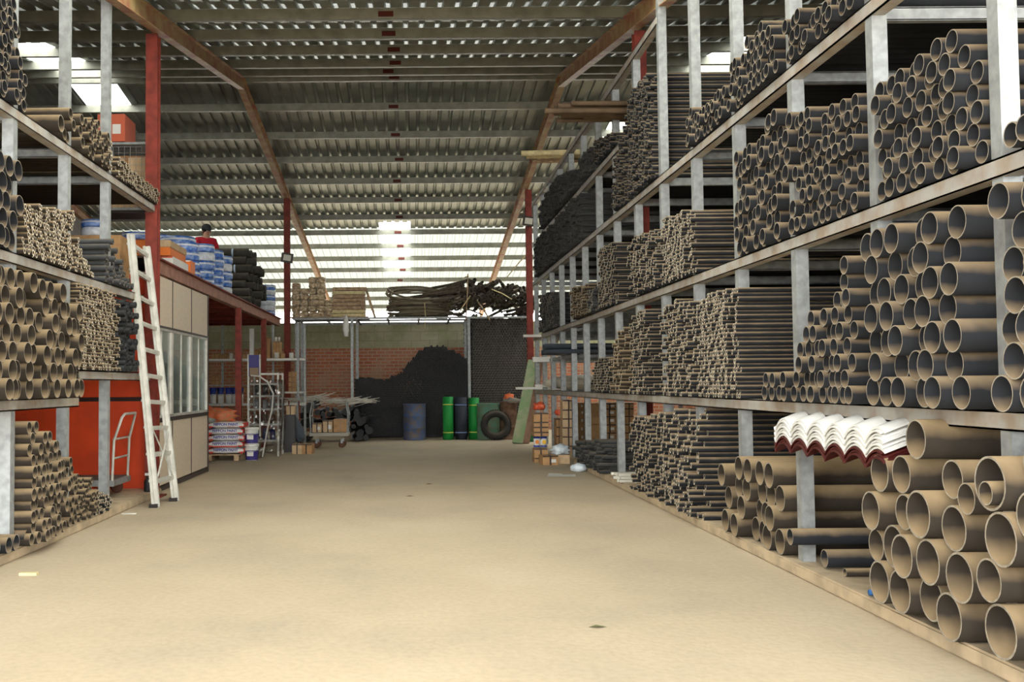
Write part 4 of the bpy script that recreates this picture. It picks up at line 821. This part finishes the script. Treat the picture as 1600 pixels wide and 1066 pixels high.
# heap of scrap pipes
mb = MB(); SC = mat('scrap_pipe', (.14, .11, .08), .8, noise=.5, nscale=8, dust=(.33, .26, .17), dustamt=.7, dthr=.3)
pf = [(700, 470), (712, 445), (735, 436), (765, 436), (800, 445), (822, 452), (834, 470)]
pr_ = [(P(a, b_, YF).x, P(a, b_, YF).z) for a, b_ in pf]
for k in range(190):
    x = rr.uniform(pr_[0][0], pr_[-1][0]); tz = 3.4
    for (a, za), (b_, zb) in zip(pr_, pr_[1:]):
        if a <= x <= b_: tz = za+(zb-za)*(x-a)/(b_-a)
    z = ZT+.03+(tz-ZT)*rr.random()**.7; a = rr.uniform(-.25, .25) if x > 1.6 else rr.uniform(-1.0, .3); r = rr.uniform(.025, .055) if z > 3.5 else rr.uniform(.02, .04)
    mb.pipe((x, YF+rr.uniform(-.15, .15), z), r, rr.uniform(1.2, 2.4), (a, 1, rr.uniform(-.02, .07) if z < 3.45 else rr.uniform(-.12, .02)), .15, 8, .4)
tag(mb.build('scrap_pipe_heap', [SC, RIM2, BLK]), 'tangled heap of brown scrap pipes on the frame above the honeycomb stack', 'pipe heap', None, 'stuff')
for k, (a, b_) in enumerate((((728, 500), (731, 428)), ((716, 490), (735, 462)), ((768, 452), (800, 468)), ((790, 436), (822, 398)), ((745, 470), (765, 500)), ((722, 436), (733, 432)))):
    p, q2 = P(*a, YF-.1), P(*b_, YF-.15); tag(MB().tube([p, (p+q2)/2+Vector((.01, 0, .02)), q2], .022 if k == 4 else .014, 6).build('stick', WOOD if k in (0, 4) else WOODL), ['upright brown stick at the left end of the scrap heap', 'short pale stick crossing the scrap heap left end', 'white rod with a hook lying on the scrap heap', 'thin stick pointing up right from the scrap heap', 'split tube hanging below the scrap heap', 'small pale stick topping the scrap heap'][k], 'stick')
fol = MB()
for k in range(260):
    x = rr.uniform(.9, 2.7); z = ZT+rr.uniform(-.05, .45); y = YF-.2+rr.uniform(-.1, .2); s_ = rr.uniform(.02, .045); v = [Vector((rr.uniform(-1, 1), rr.uniform(-1, 1), rr.uniform(-1, 1)))*s_+Vector((x, y, z)) for _ in range(3)]; fol.add(v, [(0, 1, 2)])
tag(fol.build('dry_leaves', mat('dry_foliage', (.10, .11, .04), .9, noise=.4)), 'dry leaves and weeds caught under the scrap pipe heap', 'leaves', None, 'stuff')
bag('white plastic sheet scrap hanging by the left frame post', (P(541, 510, YF).x, YF-.12, 2.62), (.16, .08, .6), WHITE, 51, 'plastic_scrap', 'sheeting', .15)
# ------------------------------------------------------------------ shelving under the mezzanine end
YS = 23.3
sh = empty('shelving', 'white steel shelving under the far mezzanine holding cartons and pails', 'shelving', (-3.6, YS, 0))
xa, xb = P(318, 560, YS).x, P(473, 560, YS).x
for z in (.97, 2.02): under(MB().box(((xa+xb)/2, YS+.3, z-.025), (xb-xa, .6, .05)).build('shelf_board', WHITE), sh)
x2 = P(432, 600, YS).x; under(MB().box(((x2+xb)/2, YS+.3, 1.22), (xb-x2, .6, .04)).build('shelf_board', WHITE), sh)
under(MB().box(((xa+xb)/2, YS+.3, .25), (xb-xa, .6, .05)).build('shelf_board', WHITE), sh)
for px in (340, 403, 421, 466, 472):
    x = P(px, 600, YS).x
    under(MB().box((x, YS+(.0 if px in (466,) else .62), 1.42), (.05, .05, 2.84)).build('upright', GALV), sh)
def sbox(px0, px1, yb, yt, l_, z, dep=.3, m=KRAFT, **k):
    a, b_ = P(px0, yb, YS), P(px1, yt, YS); carton(l_, ((a.x+b_.x)/2, YS+.2, z), (b_.x-a.x, dep, b_.z-a.z), R_.uniform(-.05, .05), m, None, TAPEB, **k)
T_ = 2.022
for args in ((329, 340, 557, 548, 'small yellowish carton at the left end of the top white shelf', T_), (343, 350, 557, 550, 'tiny brown carton second on the top white shelf', T_), (351, 357, 557, 549, 'small brown carton left of the dark can on top shelf', T_), (378, 389, 557, 549, 'flat brown carton near the middle red post on top shelf', T_),
             (397, 404, 557, 544, 'small carton left of the tall cartons on top shelf', T_), (405, 411, 557, 541, 'slim carton touching the tall cartons on top shelf', T_), (412, 421, 557, 524, 'tall kraft carton on the top shelf, left of two', T_), (426, 437, 557, 531, 'tall kraft carton on top shelf with white rolls on it', T_), (438, 443, 557, 549, 'small brown carton right of the white tub on top shelf', T_)): sbox(*args)
for px, l_, m in ((359, 'silver can on the top white shelf', ALU), (432, 'white tub beside the tall carton on top shelf', WHITE), (454, 'small white tub at the right end of top shelf', WHITE)):
    a = P(px, 557, YS); tag(MB().lathe((a.x, YS+.0 if px == 432 else YS+.15, T_), [(0, 0), (.05, 0), (.055, .12), (.058, .13), (0, .135)], 16).build('tub', m), l_, 'tub')
for k, px in enumerate((429, 434)): a = P(px, 531, YS); tag(MB().lathe((a.x, YS+.2, T_+.405), [(0, 0), (.03, 0), (.03, .1), (.012, .1), (.012, .02), (0, .02)], 14).build('paper_roll', WHITE), f'white roll standing on the tall carton, {"left" if k == 0 else "right"} one', 'roll')
for k, (y0, y1) in enumerate(((597, 590), (590, 583))): sbox(330, 341, y0, y1, f'small carton with white label above the blue pails, {ORD[k+1]} up', 1.42+k*.11, m=KRAFT)
under(MB().box(((xa+x2)/2-.4, YS+.3, 1.40), (1.0, .6, .03)).build('shelf_board', GALV), sh)
for k in range(4): sbox(450.5, 461, 608-8*k, 600.5-8*k, f'brown carton at right end of shelving, {ORD[k+1]} up in its pile', 1.242+k*.118)
for k, (px, z) in enumerate(((369, 1.42), (384, 1.242), (438, 1.242))): sbox(px-4, px+4, 600, 592, ['brown carton half hidden by the middle red post', 'small carton on the middle shelf behind red posts', 'small dark carton left of the stacked cartons on middle shelf'][k], z)
def pail(l_, c, r=.13, h=.33, body=WHITE, low=None, grp=None):
    o = empty('paint_pail', l_, 'pail', c, 0, grp)
    MB().lathe((0, 0, 0), [(0, 0), (r*.86, 0), (r*.97, h*.9), (0, h*.9)], 24).build('body', body, o)
    MB().lathe((0, 0, 0), [(r*.99, h*.86), (r*1.05, h*.88), (r*1.05, h), (r*.98, h*1.02), (0, h)], 24).build('lid', WHITE if low else BLUE, o)
    if low: MB().lathe((0, 0, 0), [(r*.865, h*.03), (r*.955, h*.62)], 24).build('blue_label', low, o); MB().box((-.01, -r*.93, h*.42), (r*.9, .012, h*.3)).build('white_panel', WHITE, o)
    else: MB().lathe((0, 0, 0), [(r*.95, h*.6), (r*.985, h*.86)], 24).build('blue_band', BLUE, o)
    MB().tube([(-r*.99, 0, h*.82), (-r*.75, -r*.8, h*.6), (0, -r*1.1, h*.5), (r*.75, -r*.8, h*.6), (r*.99, 0, h*.82)], .005, 5).build('handle', GALV, o); return o
for k, px in enumerate((330.5, 342.5, 355, 364.5, 373)): pail(f'blue-lidded white pail on the shelf, {ORD[k+1]} from left', (P(px, 628, YS).x, YS+.2, .972), .082, .37, grp='blue-lidded pails on the shelf')
for k, px in enumerate((332, 344.5, 357, 369)): pail(f'blue-lidded pail on the lowest shelf, {ORD[k+1]} from left', (P(px, 650, YS).x, YS+.2, .277), .085, .37, body=BLUE, grp='blue pails on the lowest shelf')
pail('upper white and navy paint pail beside the bags', (-3.0, 18.75, .31), .133, .30, WHITE, mat('navy_label', (.05, .04, .22), .4)); pail('lower white and navy paint pail beside the bags', (-3.0, 18.75, 0), .133, .30, WHITE, mat('navy_label', (0, 0, 0)))
tag(MB().box((0, 0, .35), (.1, .06, .7)).build('white_post', WHITE, loc=(P(393, 560, YS).x, YS+.05, T_)), 'slim white upright board standing on the top shelf', 'board')
# bags of paint powder on a pallet
pl = empty('pallet', 'timber pallet under the stacked paint bags', 'pallet', (-3.75, 18.9, 0))
for k in range(5): MB().box((0, -.32+.16*k, .115), (1.15, .11, .02)).build('slat', WOOD, pl)
for k in range(3): MB().box((-.5+.5*k, 0, .055), (.09, .75, .1)).build('bearer', WOOD, pl)
BAGW = mat('bag_white', (.78, .76, .74), .5, noise=.06); BR = mat('bag_red_print', (.65, .05, .03), .5); BB = mat('bag_blue_print', (.03, .04, .30), .5)
for k in range(5):
    for s in (0, 1):
        cx_ = -4.16+.66*s if k % 2 == 0 else -4.2+.68*s
        o = empty('paint_bag', f'white paint powder bag with red trim, {ORD[k+1]} layer up, {"right" if s else "left"} one', 'bag', (cx_+.06, 18.85, .13+k*.118), 0, 'paint powder bags on the pallet')
        bm = bmesh.new(); bmesh.ops.create_cube(bm, size=1); bmesh.ops.subdivide_edges(bm, edges=bm.edges[:], cuts=5, use_grid_fill=True)
        for v in bm.verts:
            x, y, z = v.co*2; q = (1-abs(x)**4*.75)*(1-abs(y)**4*.6); v.co = Vector((x*.325*(1-.05*z*z), y*.33*(1-.05*z*z), z*.062*(.35+.65*q)+.062+.004*math.sin(9*x+k)+.004*math.sin(8*y+s)))
        me = bpy.data.meshes.new('sack'); bm.to_mesh(me); bm.free(); me.materials.append(BAGW)
        for f_ in me.polygons: f_.use_smooth = True
        b2 = bpy.data.objects.new('sack', me); COL.objects.link(b2); b2.parent = o
        rm = MB()
        for sx in (-1, 1): rm.box((sx*.315, -.05, .062), (.03, .5, .075)).box((sx*.27, -.318, .035), (.07, .012, .04), 0, Matrix.Rotation(sx*.5, 3, 'Y'))
        if k == 1: rm.box((.0, -.331, .02), (.45, .006, .02))
        rm.build('red_trim', BR, o)
        if s == 1 or k > 1: text('NIPPON PAINT', .068, BB, o, (0, -.338, .075), (PI/2, 0, 0), .0015, bold=.0015)
        if k in (3, 4): text('SKIMCOAT', .03, BR, o, (.1, -.336, .03), (PI/2, 0, 0), .0015)
bag('orange crumpled sacks heaped on the paint bags', (-3.62, 18.85, .70), (.62, .5, .30), mat('orange_sack', (.70, .15, .06), .5, noise=.4, nscale=14, col2=(.45, .25, .12)), 61)
bag('red sack corner sticking up from the heaped sacks', (-3.95, 18.9, .72), (.42, .35, .36), REDBAG, 62); bag('greyish crumpled film lying before the orange sacks', (-3.80, 18.65, .70), (.26, .2, .12), mat('grey_film', (.35, .38, .33), .3, noise=.4), 63)
# film wrapped display stand
ds = empty('display_stand', 'chrome display stand wrapped in clear film beside the pails', 'stand', (-2.75, 19.9, 0))
xs = (P(388, 600, 19.6).x, P(434, 600, 19.6).x)
fm = MB()
for x in xs:
    for Y in (19.65, 20.35): fm.box((x, Y, .82), (.035, .035, 1.64))
for Y in (19.65, 20.35): fm.box(((xs[0]+xs[1])/2, Y, 1.62), (xs[1]-xs[0], .03, .03))
under(fm.build('frame', ALU), ds)
for z in (.3, .62, .92, 1.18, 1.42): under(MB().box(((xs[0]+xs[1])/2, 20, z), (xs[1]-xs[0], .7, .035)).build('shelf', ALU), ds)
fx = MB(); 
for i in range(15):
    for j in range(12):
        pass
nx, nz = 26, 36; vs = []
for j in range(nz+1):
    for i in range(nx+1):
        u, v = i/nx, j/nz; x = xs[0]-.02+(xs[1]-xs[0]+.1)*u; z = .1+1.4*v; y = 19.6+.035*math.sin(9*u+13*v)*math.sin(17*v-5*u)+.02*math.sin(31*u*v+3)+rr.uniform(-.012, .012); vs.append((x, y, z))
fx.add(vs, [(j*(nx+1)+i, j*(nx+1)+i+1, (j+1)*(nx+1)+i+1, (j+1)*(nx+1)+i) for j in range(nz) for i in range(nx)], 0, False)
vs = [(xs[1]+.04+.03*math.sin(11*j/nz+5*i), 19.6+.8*i/8, .1+1.4*j/nz) for j in range(nz+1) for i in range(9)]; fx.add(vs, [(j*9+i, j*9+i+1, (j+1)*9+i+1, (j+1)*9+i) for j in range(nz) for i in range(8)])
under(fx.build('film', FILM), ds)
pb = under(MB().box((P(397, 575, 19.55).x, 19.55, 1.78), (.2, .03, .42)).build('sign_board', mat('sign_navy', (.04, .035, .18), .5)), ds)
under(MB().box((P(397, 582, 19.53).x, 19.53, 1.66), (.17, .012, .16)).build('sign_picture', mat('sign_brown', (.25, .17, .10), .6)), ds)
for sx in (-.115, .115): under(MB().box((P(397, 575, 19.55).x+sx, 19.55, 1.2), (.025, .04, 1.6)).build('sign_post', ALU), ds)
pts = [P(392, 587, 19.3), P(405, 588, 19.3), P(418, 597, 19.3), P(427, 615, 19.3), P(425, 640, 19.3), P(418, 670, 19.3), P(410, 715, 19.3)]; pts[-1].z = .02
under(MB().tube(pts, .016, 8).build('curved_tube', ALU), ds)
def contents(n):
    for k in range(n):
        z = (.3, .62, .92, 1.18)[k % 4]+.02; x = xs[0]+.12+.15*(k//4); h = rr.uniform(.14, .22)
        tag(MB().lathe((x, 20, z), [(0, 0), (.055, 0), (.055, h), (.02, h+.02), (0, h+.02)], 14).build('spray_tin', mat(['tin_navy', 'tin_brown', 'tin_grey', 'tin_dark'][k % 4], [(.03, .03, .14), (.14, .08, .05), (.3, .3, .32), (.04, .04, .04)][k % 4], .4)), f'tin behind the film on the display stand, {ORD[k//4+1]} from left on {ORD[k % 4+1]} shelf', 'tin', 'tins inside the wrapped stand')
contents(12)
# things around the cart
carton('kraft carton standing high right of the wrapped stand', (P(452, 640, 20.6).x, 20.9, .78), (.18, .25, .2), 0, KRAFTL); tag(MB().box((0, 0, .385), (.24, .3, .77)).build('plastic_crate', mat('dark_crate', (.05, .045, .05), .5), bevel=.01, loc=(P(449, 640, 20.6).x, 20.95, 0)), 'dark crate under the kraft carton beside the wrapped stand', 'crate')
htk = empty('hand_truck', 'small red hand truck leaning behind the flat grey cushion', 'hand truck', (P(462, 700, 21.6).x, 21.6, 0))
MB().tube([(-.1, 0, .05), (-.16, .1, 1.05), (.06, .1, 1.05), (.1, 0, .05)], .014, 8).tube([(-.11, .02, .4), (.09, .02, .4)], .01, 6).build('frame', RED, htk); MB().box((0, -.08, .03), (.26, .18, .012)).build('toe_plate', RED, htk)
for sx in (-.14, .14): MB().lathe((sx, .06, .08), [(0, -.02), (.08, -.02), (.08, .02), (0, .02)], 14, 0, 'x').build('wheel', RUB, htk)
cu = bag('dark grey cushion slumped against the floor cartons', (P(470, 690, 21.2).x, 21.3, .2), (.26, .3, .62), mat('slate_cloth', (.07, .085, .10), .9), 71, 'cushion', 'cushion', .06); cu.rotation_euler = (0, -.35, 0)
carton('floor carton left of two at the foot of the grey cushion', (P(463, 706, 20.2).x, 20.4, 0), (.2, .3, .2), .05, KRAFTL); carton('floor carton right of two at the foot of the grey cushion', (P(478, 707, 20.1).x, 20.4, 0), (.24, .3, .2), -.08, KRAFT)
carton('cart carton with white mark, left one', (-2.1, 22.3, .345), (.2, .3, .2), 0, KRAFTL, mark=WHITE); carton('cart carton with white mark, middle one', (-1.86, 22.3, .345), (.21, .3, .26), 0, KRAFTL, mark=WHITE); carton('large brown carton on the right of the cart', (-1.58, 22.3, .345), (.3, .4, .29), 0, KRAFT, strap=TAPEB)
mb = MB()
for k in range(46):
    x = -2.7+1.65*rr.random(); z = .05+rr.random()*(.75 if x > -2.3 else .95); mb.tube([(x, 24.5, z), (x+rr.uniform(-.15, .15), 25.4, z+.02)], rr.uniform(.05, .1), 8)
tag(mb.build('black_sheet_heap', BLK), 'heap of rolled black sheets behind the cart', 'heap', None, 'stuff')
mb = MB()
for k in range(70):
    a = rr.uniform(-2.9, -2.2) if k < 34 else rr.uniform(-2.1, -.95); z = (.95+.12*(a+2.9) if k < 34 else .93)+rr.uniform(0, .12); L = rr.uniform(.4, .8)
    mb.box((a, 24.35+rr.uniform(-.1, .1), z), (L, .03, .014), 0, Matrix.Rotation(rr.uniform(-.28, .05), 3, 'Y') @ Matrix.Rotation(rr.uniform(-.4, .4), 3, 'Z'))
tag(mb.build('white_strip_heap', WHITED), 'loose heap of pale flat strips on top of the black sheets', 'strips', None, 'stuff')
print('OBJS', len(COL.objects), 'SIZE')
